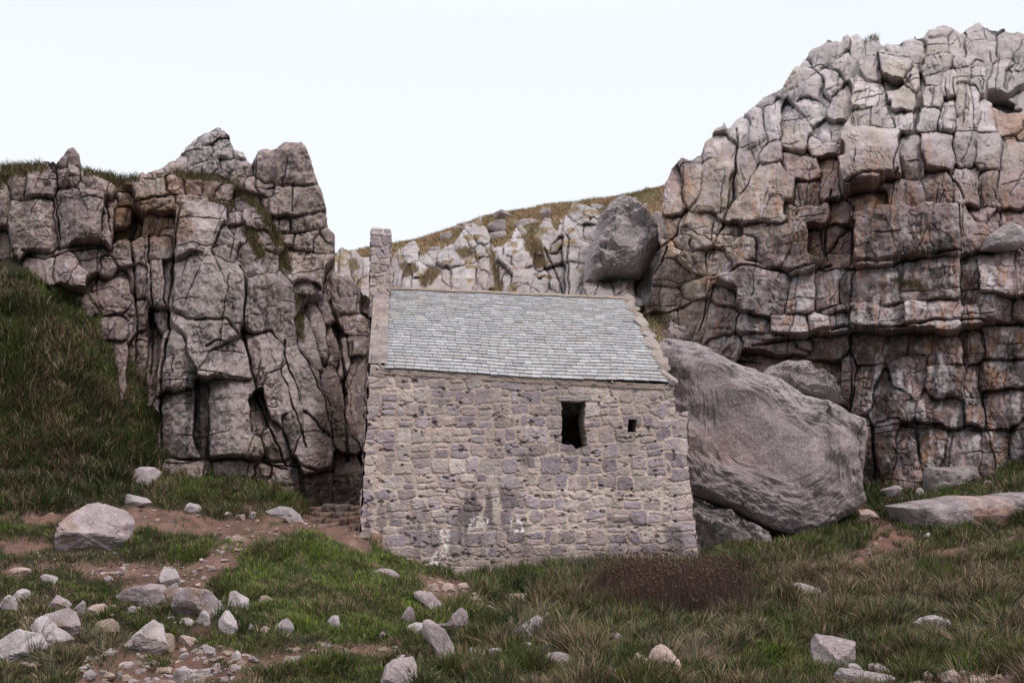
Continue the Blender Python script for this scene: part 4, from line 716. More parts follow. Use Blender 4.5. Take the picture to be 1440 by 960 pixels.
def masonry(Aa, Zz, S, seed, mort=.0085, depth=.026):
    Aw = Aa + .05 * fbm(Aa * 2, Zz * 2, seed, 3) + .012 * fbm(Aa * 14, Zz * 14, seed + 1, 2); Zw = Zz + .05 * fbm(Aa * 1.6, Zz * 1.6, seed + 2, 3) + .012 * fbm(Aa * 14, Zz * 14, seed + 3, 2)
    F1 = np.full(Aa.shape, 3., np.float32); F2 = F1.copy(); ID = np.zeros(Aa.shape, np.int32); SZ = np.full(Aa.shape, .1, np.float32)
    a0, z0 = Aa[0, 0], Zz[0, 0]; st = abs(Aa[0, 1] - Aa[0, 0]); zt = Zz[1, 0] - Zz[0, 0]
    for k, (cx, cz, hw, hh) in enumerate(S):
        i0 = int((cx - 2.4 * hw - .1 - a0) / st); i1 = int((cx + 2.4 * hw + .1 - a0) / st) + 1; j = sorted([(cz - 2.4 * hh - .1 - z0) / zt, (cz + 2.4 * hh + .1 - z0) / zt]); j0, j1 = int(j[0]), int(j[1]) + 1
        i0, j0 = max(i0, 0), max(j0, 0); i1, j1 = min(i1, Aa.shape[1]), min(j1, Aa.shape[0])
        if i1 <= i0 or j1 <= j0: continue
        sl_ = (slice(j0, j1), slice(i0, i1)); u = np.abs(Aw[sl_] - cx) / hw; v = np.abs(Zw[sl_] - cz) / hh
        d = (u ** 4.6 + v ** 4.6) ** (1 / 4.6); f1 = F1[sl_]; f2 = F2[sl_]; n = d < f1
        F2[sl_] = np.where(n, f1, np.minimum(f2, d)); F1[sl_] = np.where(n, d, f1); t = ID[sl_]; t[n] = k; t = SZ[sl_]; t[n] = min(hw, hh)
    e = (F2 - F1) * .5 * SZ; m_ = mort * (.5 + 1.3 * hsh(ID, 3.3)) * (.6 + .9 * vn(Aa * 5, Zz * 5, seed + 8))
    s = np.clip((e - m_) / .016, 0, 1); s = s * s * (3 - 2 * s)
    D = s * (depth * (.35 + .9 * hsh(ID, 1.2))) + s * ((hsh(ID, 2.4) - .5) * .04 * (Zw - 0) * 0) + .008 * fbm(Aa * 9, Zz * 9, seed + 20, 3) + .006 * fbm(Aa * 30, Zz * 30, seed + 21, 2)
    h1 = hsh(ID, 5.7); tones = np.array([[.255, .225, .25], [.30, .265, .28], [.215, .185, .205], [.33, .29, .27], [.28, .235, .235], [.36, .325, .31]]); c = tones[(h1 * 5.99).astype(int)] * (.82 + .34 * hsh(ID, 6.9))[..., None]
    c = c * (1 + .14 * fbm(Aa * 11, Zz * 11, seed + 22, 3))[..., None]
    mc = mixc(np.array([.43, .375, .33]), np.array([.34, .28, .25]), np.clip(vn(Aa * 2.5, Zz * 2.5, seed + 30) * 1.3, 0, 1)) * (1 + .12 * fbm(Aa * 20, Zz * 20, seed + 23, 2))[..., None]
    smear = np.clip(fbm(Aa * 4, Zz * 4, seed + 25, 4) * 1.5 - .4, 0, .62); c = mixc(c, mc, smear)
    out = mixc(mc, c, s) * np.array([1.17, 1.10, 1.10]) * (1 + .16 * fbm(Aa * .9, Zz * .9, seed + 60, 4))[..., None]; pit = np.clip(fbm(Aa * 7, Zz * 9, seed + 61, 4) * 3 - 1.75, 0, 1); return D - .05 * pit, mixc(out, np.array([.12, .09, .08]), pit * .8), s
ST = .0125; GT = .40
aa = np.arange(-.25, bR[0] + .35, ST); zb = -2.9; zz = np.arange(zb, eL[1] + .12, ST); AA, ZZ = np.meshgrid(aa, zz)
S = stones(-.3, 8.2, zb, eL[1] + .2, 3)
# larger dressed stones at the two corners and along the base
S = [s for s in S if not (s[0] < .10 or (s[0] > 6.75 and s[1] < stp[1] and s[0] + s[2] > aright(np.array(s[1])) - .28))]
r = np.random.default_rng(8); z = eL[1]
while z > zb: h = r.uniform(.2, .36); w = r.uniform(.24, .5); S.append((aleft(z) + w / 2, z - h / 2, w / 2, h / 2)); z -= h
z = eR[1]
while z > zb: h = r.uniform(.22, .42); w = r.uniform(.35, .75); ar = float(aright(np.array(z - h / 2))); S.append((ar - w / 2, z - h / 2, w / 2, h / 2)); z -= h
S += [(onwall(805, 558)[0], onwall(805, 560)[1], .38, .07)]
D, C, sm = masonry(AA, ZZ, S, 41)
fx, fy = proj(cw(AA[..., None], 0, ZZ[..., None]) if False else (A0 + U0 * AA[..., None] + UP * ZZ[..., None]))
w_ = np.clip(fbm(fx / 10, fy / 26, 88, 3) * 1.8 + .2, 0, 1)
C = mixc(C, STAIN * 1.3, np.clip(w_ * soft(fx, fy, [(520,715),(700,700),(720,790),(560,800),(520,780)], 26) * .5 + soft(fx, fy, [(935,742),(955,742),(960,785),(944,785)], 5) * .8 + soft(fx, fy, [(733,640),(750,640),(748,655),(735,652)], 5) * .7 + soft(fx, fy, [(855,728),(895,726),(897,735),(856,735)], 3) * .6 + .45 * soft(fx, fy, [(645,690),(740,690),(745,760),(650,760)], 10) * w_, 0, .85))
for pl in ([(622,752),(630,748),(626,775),(612,796),(606,790),(616,775)], [(660,732),(672,728),(684,730),(687,738),(672,737),(662,742)], [(718,730),(730,732),(734,745),(724,746)], [(612,745),(618,742),(620,748)]):
    C = mixc(C, np.array([.74, .71, .68]), np.clip(soft(fx, fy, pl, 4) * (fbm(fx / 3, fy / 4, 5, 3) * 2.2 + .3), 0, .75))
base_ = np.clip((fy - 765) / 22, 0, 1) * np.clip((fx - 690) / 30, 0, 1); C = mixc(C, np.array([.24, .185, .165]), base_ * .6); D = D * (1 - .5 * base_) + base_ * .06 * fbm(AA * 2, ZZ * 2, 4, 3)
dz = np.minimum(edist(fx, fy, [proj(cw(a, 0, z)) for a, z in w1]), edist(fx, fy, [proj(cw(a, 0, z)) for a, z in w2]))
wob = .035 * fbm(AA * 9, ZZ * 9, 90, 3)
inside = (AA + wob > aleft(ZZ)) & (AA + wob * .8 < aright(ZZ)) & (ZZ < zeave(AA) + np.where(AA < GT + .01, .085, .01))
hole = inpoly(AA + .018 * fbm(AA * 11, ZZ * 11, 91, 3), ZZ + .018 * fbm(AA * 11, ZZ * 11, 92, 3), w1) | inpoly(AA + .008 * fbm(AA * 20, ZZ * 20, 93, 2), ZZ, w2)
ok = inside & ~hole
P = A0 + U0 * AA[..., None] + UP * ZZ[..., None] - B0 * D[..., None]
keep = ok[:-1, :-1] & ok[1:, :-1] & ok[1:, 1:] & ok[:-1, 1:]
F = gridfaces(*AA.shape, keep)
def compact(P, F, C):
    P = P.reshape(-1, 3); C = C.reshape(-1, 3); u, inv = np.unique(F, return_inverse=True); return P[u], inv.reshape(F.shape), C[u]
def border_edges(F):                      # boundary edges of a face set, in order of the faces' winding
    e = np.concatenate([np.stack([F[:, i], F[:, (i + 1) % 4]], 1) for i in range(4)]); k = np.sort(e, 1); _, idx, cnt = np.unique(k, axis=0, return_index=True, return_counts=True)
    return e[idx[cnt == 1]]
P_, F_, C_ = compact(P, F, C)
# thickness: every border edge is extruded back, giving real jambs, sills and wall ends
be = border_edges(F_); nB = 5; bu, binv = np.unique(be, return_inverse=True); binv = binv.reshape(be.shape); PV = [P_]; CV = [C_]; off = len(P_); prev = bu.copy(); FB = []
for k in range(1, nB + 1):
    q = P_[bu] + B0 * (.14 * k) + .02 * np.stack([fbm(P_[bu, 2] * 4, P_[bu, 0] * 4 + k, 7 + k, 2)] * 3, -1); PV.append(q); CV.append(C_[bu] * 0 + np.array([.27, .235, .205]) * (.85 + .3 * vn(P_[bu, 2] * 6, np.full(len(bu), k * 1.), 3))[:, None])
    cur = off + np.arange(len(bu)); a = prev; FB.append(np.stack([a[binv[:, 1]], a[binv[:, 0]], cur[binv[:, 0]], cur[binv[:, 1]]], 1)); prev = cur; off += len(bu)
wall = mk('wall', np.concatenate(PV), np.concatenate([F_] + FB), M_WALL, np.concatenate(CV), chapel)

la, lz = onwall(807, 560); D7, F7 = ICO[5]; q = D7 / ((np.abs(D7) ** 10).sum(1) ** .1)[:, None]; q = q * (1 + .05 * fbm3(q * 2, 3) + .03 * fbm3(q * 8, 2))[:, None]
lp = cw(la, .10, lz) + q[:, :1] * U0 * .40 + q[:, 1:2] * B0 * .15 + q[:, 2:] * UP * .062
mk('lintel', lp, F7, M_WALL, np.tile([.33, .285, .275], (len(q), 1)), chapel, smooth=False)
sa, sz_ = onwall(812, 636); lp = cw(sa, .16, sz_) + q[:, :1] * U0 * .30 + q[:, 1:2] * B0 * .17 + q[:, 2:] * UP * .05
mk('window_sill', lp, F7, M_WALL, np.tile([.30, .255, .25], (len(q), 1)), chapel, smooth=False)
def masonry_patch(name, fn, u0, u1, v0, v1, seed, keepf=None, parent=chapel, st=.03, hrow=(.14, .26), depth=.03, mort=.016, nrm=None, tint=None):
    """fn(u, v, out) -> world points; stones laid in u, v metres, proud of the face by out"""
    uu = np.arange(u0, u1 + st * .9, st); vv = np.arange(v0, v1 + st * .9, st); UU, VV = np.meshgrid(uu, vv)
    D, C, _ = masonry(UU, VV, stones(u0 - .2, u1 + .2, v0 - .1, v1 + .1, seed, hrow), seed + 3, mort, depth)
    if tint is not None: C = C * (1 - tint[1]) + np.array(tint[0]) * tint[1]
    P = fn(UU[..., None], VV[..., None], D[..., None]); k = None
    if keepf is not None:
        ok = keepf(UU, VV); k = ok[:-1, :-1] & ok[1:, :-1] & ok[1:, 1:] & ok[:-1, 1:]
    P, F, C = compact(P, gridfaces(*UU.shape, k), C); return mk(name, P, F, M_WALL, C, parent)
# depths and heights of the ridge
HB = 3.9; BK = 5.9
rL = onwall(548, 407, HB); rR = onwall(880, 421, HB); zr_ = lambda a: rL[1] + (rR[1] - rL[1]) * (a - rL[0]) / (rR[0] - rL[0])
GT = .40
# gable walls, each closed and 0.4 m thick, rising a little above the slates
def gable(a0, a1, raise_, name, lean=0.):
    zE = float(zeave(np.array((a0 + a1) / 2))); zR = float(zr_((a0 + a1) / 2)); zB = zR - (zR - zE) * (BK - HB) / HB
    def top(b): return np.where(b < HB, zE + (zR - zE) * b / HB, zR + (zB - zR) * (b - HB) / (BK - HB)) + raise_
    g = masonry_patch(name, lambda u, v, o: A0 + U0 * (a0 - .0 - o + (-.035 * (zE - v) if a0 < 1 else 0)) + B0 * u + UP * v, .02, BK, -2.9, zR + raise_, 60 + int(a0), lambda u, v: v < top(u), st=.04)
    o2 = masonry_patch(name, lambda u, v, o: A0 + U0 * (a1 + o) + B0 * u + UP * v, .02, BK, -2.9, zR + raise_, 70 + int(a0), lambda u, v: v < top(u), st=.04)
    bb = BK
    masonry_patch('wall', lambda u, v, o: A0 + U0 * (a0 + u) + B0 * (BK + o) + UP * v, 0, a1 - a0, -2.9, float(top(np.array(BK))), 75, st=.05)
    sl1 = math.hypot(HB, zR - zE); sl2 = math.hypot(BK - HB, zR - zB)
    def cope(u, v, o):
        b = np.where(v < sl1, v / sl1 * HB, HB + (v - sl1) / sl2 * (BK - HB)); return A0 + U0 * (a0 + u) + B0 * b + UP * (top(b) + o * 1.0)
    c = masonry_patch('coping', cope, 0, a1 - a0, 0, sl1 + sl2, 80 + int(a0), st=.02, hrow=(.22, .42), depth=.12, mort=.02, tint=((.15, .13, .125), .5))
    return top
topL = gable(0.0, GT, .06, 'wall')
aR0 = eR[0] - .12
# bellcote on the left gable
bt = onwall(522, 323, HB - .55); bt2 = onwall(549, 325, HB - .55); bc0, bc1 = bt[0], bt2[0]; zt = bt[1]; bF = HB - .55; bBk = HB + .55; zf = float(onwall(540, 432, bF)[1]) - .25
bell = empty('bellcote'); bell.parent = chapel
TB = ((.30, .255, .26), .35)
masonry_patch('front_face', lambda u, v, o: A0 + U0 * (bc0 + u) + B0 * (bF - o) + UP * v, 0, bc1 - bc0, zf, zt, 91, parent=bell, st=.0125, hrow=(.18, .34), mort=.008, tint=TB)
masonry_patch('side_face', lambda u, v, o: A0 + U0 * (bc1 + o) + B0 * (bF + u) + UP * v, 0, bBk - bF, zf, zt, 92, parent=bell, st=.02, tint=TB)
masonry_patch('side_face', lambda u, v, o: A0 + U0 * (bc0 - o) + B0 * (bF + u) + UP * v, 0, bBk - bF, zf - 1, zt, 93, parent=bell, st=.02, tint=TB)
masonry_patch('back_face', lambda u, v, o: A0 + U0 * (bc0 + u) + B0 * (bBk + o) + UP * v, 0, bc1 - bc0, zf, zt, 94, parent=bell, st=.02, tint=TB)
uu = np.linspace(-.02, bc1 - bc0 + .02, 24); vv = np.linspace(bF - .03, bBk + .03, 40); UU, VV = np.meshgrid(uu, vv)
tp = np.maximum(0, 1 - np.minimum.reduce([UU + .02, bc1 - bc0 + .02 - UU, VV - bF + .03, bBk + .03 - VV]) / .04)
P = A0 + U0 * (bc0 + UU[..., None]) + B0 * VV[..., None] + UP * (zt + .05 - .16 * (tp > .9) - .03 * tp + .02 * fbm(UU * 6, VV * 6, 3, 2))[..., None]
mk('cap_stone', P.reshape(-1, 3), gridfaces(*UU.shape), M_WALL, np.tile(PALE * .95, (UU.size, 1)), bell)

# right gable: body plus lumpy verge
zER = float(zeave(np.array(eR[0])))
def ptR(t):                               # verge line from eave corner to ridge end, in (a, b, z)
    e0 = np.array([onwall(941, 539, -.05)[0], -.05, onwall(941, 539, -.05)[1]]); e1 = np.array([rR[0], HB, rR[1]]); return e0 + (e1 - e0) * t
v0, v1 = ptR(0.), ptR(1.)
def gR(u, v, o):                          # gable face; follows the verge so that roof and wall meet
    aE = v0[0] + (v1[0] - v0[0]) * np.clip(u, 0, HB) / HB; return A0 + U0 * (aE + o + .02) + B0 * u + UP * v
def topR(b): return np.where(b < HB, v0[2] + (v1[2] - v0[2]) * b / HB, v1[2] - (v1[2] - v0[2]) * (b - HB) / HB) - .02
masonry_patch('wall', gR, .02, BK, -2.9, v1[2], 96, lambda u, v: v < topR(u), st=.04)
masonry_patch('wall', lambda u, v, o: A0 + U0 * (aright(v) - .0 + o) + B0 * u + UP * v, .02, 1.2, -2.9, stp[1], 97, st=.03)
masonry_patch('wall', lambda u, v, o: A0 + U0 * u + B0 * v + UP * (stp[1] + o), eR[0] - .1, stp[0] + .02, 0.02, 1.2, 98, st=.03)
masonry_patch('wall', lambda u, v, o: A0 + U0 * u + B0 * (BK + o) + UP * v, 0, v1[0], -2.9, float(topR(np.array(BK))), 99, st=.06)
# verge coping stones along the right edge (one uneven course of stones)
VV_, FF_, CC_ = [], [], []; D4, F4 = ICO[4]; k = 0; t = 0.0; r = np.random.default_rng(31)
while t < 1.0:
    L = r.uniform(.05, .13); c = ptR(t + L / 2); V, F = rock_shape(4, 300 + k); ln = L * np.linalg.norm(v1 - v0)
    sl = np.array([v1[0] - v0[0], v1[1] - v0[1], v1[2] - v0[2]]); sl /= np.linalg.norm(sl)
    W = cw(*c) + UP * .03 + U0 * (.06 + r.normal() * .012)
    slw = U0 * sl[0] + B0 * sl[1] + UP * sl[2]; nn = np.cross(U0, slw); 
    VV_.append(W + V[:, :1] * U0 * r.uniform(.15, .20) + V[:, 1:2] * slw * ln * .66 + V[:, 2:] * nn * r.uniform(.07, .10)); FF_.append(F + k * len(D4))
    CC_.append(np.tile(np.array([[.26, .215, .19], [.28, .24, .225], [.22, .18, .16]][r.integers(3)]), (len(D4), 1))); k += 1; t += L
mk('coping', np.concatenate(VV_), np.concatenate(FF_), M_WALL, np.concatenate(CC_), chapel)

# roof: every slate a thin tilted plate, courses lapping each other
sl0 = ptR(0.); aL0 = onwall(540, 519, -.05); aL = np.array([aL0[0], -.05, aL0[1]]); rLp = np.array([rL[0] - .04, HB, rL[1]])
def roofp(s, t):                          # s along the eave 0..1, t up the slope 0..1
    e = aL + (v0 - aL) * s; q = rLp + (v1 - rLp) * s; p = e + (q - e) * t; p = p.copy(); p[2] += -.03 * math.sin(s * math.pi) * (1 - t) + .015 * math.sin(s * 9) * (1 - t) + .004 * math.sin(s * 23 + t * 5); return cw(*p)
NR = 31; VV_, FF_, CC_ = [], [], []; k = 0; r = np.random.default_rng(17); slope_n = np.cross(U0, cw(*rLp) - cw(*aL)); slope_n /= np.linalg.norm(slope_n)
tones = np.array([[.33, .335, .36], [.37, .375, .39], [.29, .30, .325], [.34, .33, .33], [.34, .315, .305], [.28, .255, .255], [.42, .42, .43], [.32, .335, .355]])
hts = np.concatenate([[0], np.cumsum(np.linspace(1.12, .9, NR))]); hts /= hts[-1]
for i in range(NR):
    t0 = hts[i]; t1 = hts[i + 1]; t2 = min(t1 + .03, 1.0); Wm = 7.2 - 1.1 * t0; s = -r.uniform(0, .035)
    while s < 1:
        w = r.uniform(.17, .34) / Wm; s0 = max(s, 0) + .0008; s1 = min(s + w, 1) - .0008; s += w
        if s1 - s0 < .006: continue
        dt = r.normal() * .0014; th = r.uniform(.020, .034); lf = r.uniform(.0, .008)
        q = [roofp(s0, t0 + dt), roofp(s1, t0 + dt + r.normal() * .0006), roofp(s1, t2), roofp(s0, t2)]
        up = [.046 + lf, .046 + lf + r.normal() * .003, .004, .004]
        for p_, u_ in zip(q, up): VV_.append(p_ + slope_n * u_)
        for p_, u_ in zip(q, up): VV_.append(p_ + slope_n * (u_ - th))
        b = k * 8; FF_ += [(b, b + 1, b + 2, b + 3), (b + 7, b + 6, b + 5, b + 4), (b, b + 4, b + 5, b + 1), (b + 1, b + 5, b + 6, b + 2), (b + 3, b + 7, b + 4, b)]
        hu = vn(np.array(s0 * 9.), np.array(t0 * 8.), 5); j = r.integers(8) if r.random() < .75 else (4 if hu > .5 else 0)
        CC_ += [(tones[j] * .62 + np.array([.325, .325, .338]) * .38) * r.uniform(.76, 1.06)] * 8; k += 1
mk('roof', np.array(VV_), np.array(FF_), M_SLATE, np.array(CC_), chapel, smooth=False)
# under-roof deck (keeps the interior dark), back slope and ridge
def quad(name, pts, m, col, sub=1):
    return mk(name, np.array(pts), np.array([[0, 1, 2, 3]]), m, np.tile(col, (4, 1)), chapel, smooth=False)
dn = -slope_n * .03
quad('roof_deck', [roofp(0, 0.01) + dn, roofp(1, 0.01) + dn, roofp(1, 1) + dn, roofp(0, 1) + dn], M_DARK, (.03, .025, .02))
bz = lambda p: p[2] - (p[2] - (aL[2] + v0[2]) / 2) * (BK + .1 - HB) / HB
quad('back_roof', [cw(*rLp) + UP * .03, cw(*v1) + UP * .03, cw(v1[0], BK + .1, bz(v1)), cw(rLp[0], BK + .1, bz(rLp))], M_SLATE, (.34, .36, .38))
uu = np.linspace(0, 1, 260); aa_ = np.linspace(0, math.pi, 9); UU, AN = np.meshgrid(uu, aa_); Pm = np.array([roofp(u, 1.0) for u in uu])
rad = .07 + .012 * fbm(UU * 60, AN, 3, 2); P = Pm[None] + (B0 * -np.cos(AN)[..., None] * rad[..., None] + UP * (np.sin(AN) * rad + .005)[..., None])
mk('ridge', P.reshape(-1, 3), gridfaces(*UU.shape), M_WALL, np.tile([.29, .235, .20], (UU.size, 1)), chapel)
# eave: thin stone course under the slates
masonry_patch('eave_course', lambda u, v, o: A0 + U0 * u + B0 * (-.035 - o * .8) + UP * (zeave(u) - .07 + v), GT * .6, eR[0] - .05, -.045, .06, 55, st=.0125, hrow=(.04, .07), depth=.03, mort=.006, tint=((.20, .16, .14), .6))
# ground floor and back of the wall inside
quad('floor', [cw(0, .1, -2.3), cw(7.3, .1, -2.3), cw(7.3, BK, -2.3), cw(0, BK, -2.3)], M_SOIL, (.10, .08, .07))
tag(chapel, 'small medieval stone chapel with pale slate roof and narrow bellcote', 'chapel')
for c in chapel.children:
    pass
loc = Vector([float(v) for v in cw(0, 0, -2.6)])
chapel.location = loc
for c in chapel.children: c.matrix_parent_inverse = Matrix.Translation(-loc)
for c in bell.children: pass

# ------------------------------------------------------------------ stone steps in the gap beside the chapel
steps = empty('stone_steps', tuple(float(v) for v in at(470, 765, 21.8))); tag(steps, 'worn reddish stone steps between the cliff and the chapel corner', 'steps')
r = np.random.default_rng(3)
for i, (x0, x1, py, d) in enumerate([(505,528,772,21.4),(468,526,760,21.9),(446,520,751,22.5),(440,516,742,23.1),(436,514,733,23.7),(434,512,725,24.4),(436,512,716,25.2)]):
    V_, F_2, C_2 = [], [], []; k = 0; x = x0
    while x < x1:
        w = r.uniform(11, 24); D_, F = ICO[4]; V = D_ / ((np.abs(D_) ** 9).sum(1) ** (1 / 9))[:, None]; V = V * (1 + .12 * fbm3(V * 2 + i * 5 + k * 3, 3) + .03 * fbm3(V * 7 + k, 2))[:, None]; c = at(x + w / 2, py, d); m = d / FP
        V_.append(V * np.array([w * m * .50, .34, .10 + .04 * r.random()]) + c + [0, r.normal() * .05, r.normal() * .025] + [0, .2, -.03]); F_2.append(F + k * len(D4)); C_2.append(np.tile(np.array([[.22, .135, .10], [.26, .17, .13], [.20, .15, .13]][r.integers(3)]), (len(D4), 1))); x += w; k += 1
    o = mk('step', np.concatenate(V_), np.concatenate(F_2), M_BOUL, np.concatenate(C_2), steps); o.matrix_parent_inverse = Matrix.Translation(-steps.location)

# ------------------------------------------------------------------ grass: real blades, denser where the ground shows larger
def blades(name, P, H, W, colr, seed, lean, label, mat_=M_GRASS, n3=3, up=1.0):
    r = np.random.default_rng(seed); n = len(P); a = r.uniform(0, 2 * math.pi, n); ld = lean if np.ndim(lean) == 2 else np.stack([np.cos(a), np.sin(a)], 1) * np.asarray(lean).reshape(-1, 1)
    wdir = np.stack([np.cos(a + 1.4), np.sin(a + 1.4), 0 * a], 1) * .5; wdir[:, 0] = np.where(np.abs(wdir[:, 0]) < .2, .3, wdir[:, 0])
    rows = []
    ts = np.linspace(0, 1, n3 + 1)
    for t in ts[:-1]:
        c = P + np.concatenate([ld * (H * t ** 1.7)[:, None], (H * (t - .38 * np.clip(np.hypot(*ld.T), 0, 1.2) * t * t) * up)[:, None]], 1); w = (W * (1 - .65 * t))[:, None]
        rows += [c - wdir * w, c + wdir * w]
    t = 1.0; rows.append(P + np.concatenate([ld * H[:, None], (H * (1 - .38 * np.clip(np.hypot(*ld.T), 0, 1.2)) * up)[:, None]], 1))
    nv = 2 * n3 + 1; V = np.stack(rows, 1).reshape(-1, 3); b = (np.arange(n) * nv)[:, None]
    Q = np.concatenate([b + np.array([[2 * i, 2 * i + 1, 2 * i + 3, 2 * i + 2]]) for i in range(n3 - 1)]); T = b + np.array([[nv - 3, nv - 2, nv - 1]])
    C = np.repeat(colr, nv, 0)
    o = mk(name, V, [Q, T], mat_, C, smooth=True); return tag(o, label, kind='stuff')
GREEN = np.array([.085, .120, .014]); DGREEN = np.array([.028, .046, .009]); STRAW = np.array([.22, .165, .105]); OLIVE = np.array([.065, .062, .026]); REDB = np.array([.085, .048, .034]); BLUEG = np.array([.06, .085, .055])
def field(n, seed, rmin, rmax, dmin, dmax):
    r = np.random.default_rng(seed); d = 1 / r.uniform(1 / dmax, 1 / dmin, n); px = r.uniform(-90, 1530, n); x = (px - 720) / FP * d; return r, x, d
r, x, y = field(9000, 51, 0, 0, 6.2, 29.5)
z = gz(x, y); _px = r.uniform(-260, 1700, 47000); _py = r.uniform(385, 1020, 47000); _x, _y, _z, _ok = ghitv(_px, _py); x = np.concatenate([x, _x[_ok]]); y = np.concatenate([y, _y[_ok]]); z = np.concatenate([z, _z[_ok]]); px, py = proj(np.stack([x, y, z], 1)); b = bare(px, py)
ok = (b < .35 + .3 * r.random(len(x))) & (py > 380) & (py < 1080)
for pl in ([(512,400),(990,400),(984,786),(700,800),(600,800),(560,782),(512,752)],): ok &= ~inpoly(px, py, pl)
ok &= z < 6
for (rx, ry, rw, rh, *_r) in ROCKS: ok &= ~((np.abs(px - rx) < rw * .38) & (py > ry - rh * .3) & (py < ry + rh * .52 + 1))
x, y, z, px, py = x[ok], y[ok], z[ok], px[ok], py[ok]; nt = len(x)
# each tuft: blades fanning out from its heart
nb = 17; T = np.repeat(np.arange(nt), nb); N = len(T)
sr = .035 + .010 * y[T] ** .8 * .6; a = r.uniform(0, 6.283, N); q = np.sqrt(r.random(N)); bx = x[T] + np.cos(a) * q * sr * 1.6; by = y[T] + np.sin(a) * q * sr * 1.6; bz_ = gzl(bx, by) - .02
right = np.clip((px - 640) / 120, 0, 1) * np.clip((py - 770) / 30, 0, 1) * (1 - soft(px, py, [(1000,870),(1130,900),(1300,880),(1420,900),(1300,960),(900,960)], 40) * .8)
straw = np.clip(right * (.16 + .8 * fbm(px / 60, py / 26, 71, 3)) + .12 + .5 * np.clip(fbm(px / 45, py / 22, 72, 3), 0, 1) + .25 * soft(px, py, [(0,870),(120,880),(160,950),(0,960)], 20), 0, .9)
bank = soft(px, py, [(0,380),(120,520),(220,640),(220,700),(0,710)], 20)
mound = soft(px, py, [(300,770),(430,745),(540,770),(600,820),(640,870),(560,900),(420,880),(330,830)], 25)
hh = (.10 + .012 * y) * (.42 + 1.05 * vn(px / 25, py / 14, 73)) * (1 + .55 * right + .3 * bank); hh = hh * .74 * (1 - .12 * mound) * (1 - .32 * np.clip((600 - px) / 60, 0, 1) * (py > 715))
H = hh[T] * r.uniform(.55, 1.35, N) * .78; W = (.0028 + .00062 * y[T]) * r.uniform(.7, 1.5, N)
lean = np.stack([np.cos(a), np.sin(a)], 1) * (q * r.uniform(.35, 1.2, N))[:, None] + np.stack([.25 * fbm(px / 40, py / 20, 74, 2), -.18 + 0 * px], 1)[T]
pick = r.random(N) < straw[T]; green = mixc(np.broadcast_to(DGREEN, (nt, 3)), GREEN, np.clip(vn(px / 38, py / 18, 75) * 1.1 + .45 * mound - .15, 0, 1)); green = mixc(green, np.broadcast_to(OLIVE, (nt, 3)), np.clip(fbm(px / 30, py / 18, 76, 3) + .15, 0, .8)); green = mixc(green, np.broadcast_to(BLUEG, (nt, 3)), np.clip(right * fbm(px / 25, py / 16, 78, 2) + .1, 0, .6))
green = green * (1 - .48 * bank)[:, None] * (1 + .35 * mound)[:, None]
cb = green[T] * r.uniform(.6, 1.45, N)[:, None]; sb = STRAW * r.uniform(.45, 1.3, N)[:, None]; rb = REDB * r.uniform(.6, 1.3, N)[:, None]
cc = np.where(pick[:, None], sb, cb); cc = np.where((r.random(N) < (.05 + .16 * right + .5 * (1 + .6 * bank) * np.clip(fbm(px / 28, py / 15, 79, 3) - .12, 0, .5))[T])[:, None], rb, cc)
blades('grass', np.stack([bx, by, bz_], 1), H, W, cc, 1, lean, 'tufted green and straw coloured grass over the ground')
# long drooping straw tussocks in the right meadow and by the left rocks
r = np.random.default_rng(61); cs = []
for pl, n in (([(640,800),(850,800),(1050,790),(1440,775),(1440,880),(1100,870),(1000,960),(760,930)], 300), ([(20,890),(130,880),(170,940),(60,960)], 16), ([(1190,730),(1440,740),(1440,770),(1240,775)], 30), ([(1260,800),(1440,800),(1440,960),(1330,960)], 70)):
    p = np.array(pl); c = 0
    while c < n:
        a_, b_ = r.uniform(p[:, 0].min(), p[:, 0].max()), r.uniform(p[:, 1].min(), p[:, 1].max())
        if inpoly(np.array(a_), np.array(b_), pl): cs.append(ghit(a_, b_, gz, 6, 30, .1)[1]); c += 1
cs = np.array(cs); nb = 60; T = np.repeat(np.arange(len(cs)), nb); N = len(T); a = r.uniform(0, 6.283, N); q = r.random(N); P = cs[T] + np.stack([np.cos(a) * q * .10, np.sin(a) * q * .10, 0 * a - .02], 1)
main = r.uniform(0, 6.283, len(cs)); ln = np.stack([np.cos(a) * .5 + np.cos(main[T]) * .45, np.sin(a) * .5 + np.sin(main[T]) * .45], 1) * r.uniform(.7, 1.3, N)[:, None]
sz = r.uniform(.18, .34, len(cs)); blades('tussock_grass', P, sz[T] * r.uniform(.5, 1.1, N), .0022 + .0006 * cs[T, 1], np.where((r.random(N) < .5)[:, None], STRAW, mixc(np.broadcast_to(BLUEG, (N, 3)), OLIVE, r.random(N))) * r.uniform(.5, 1.25, N)[:, None], 2, ln, 'long drooping tussocks of dry grass in the right meadow', n3=4)

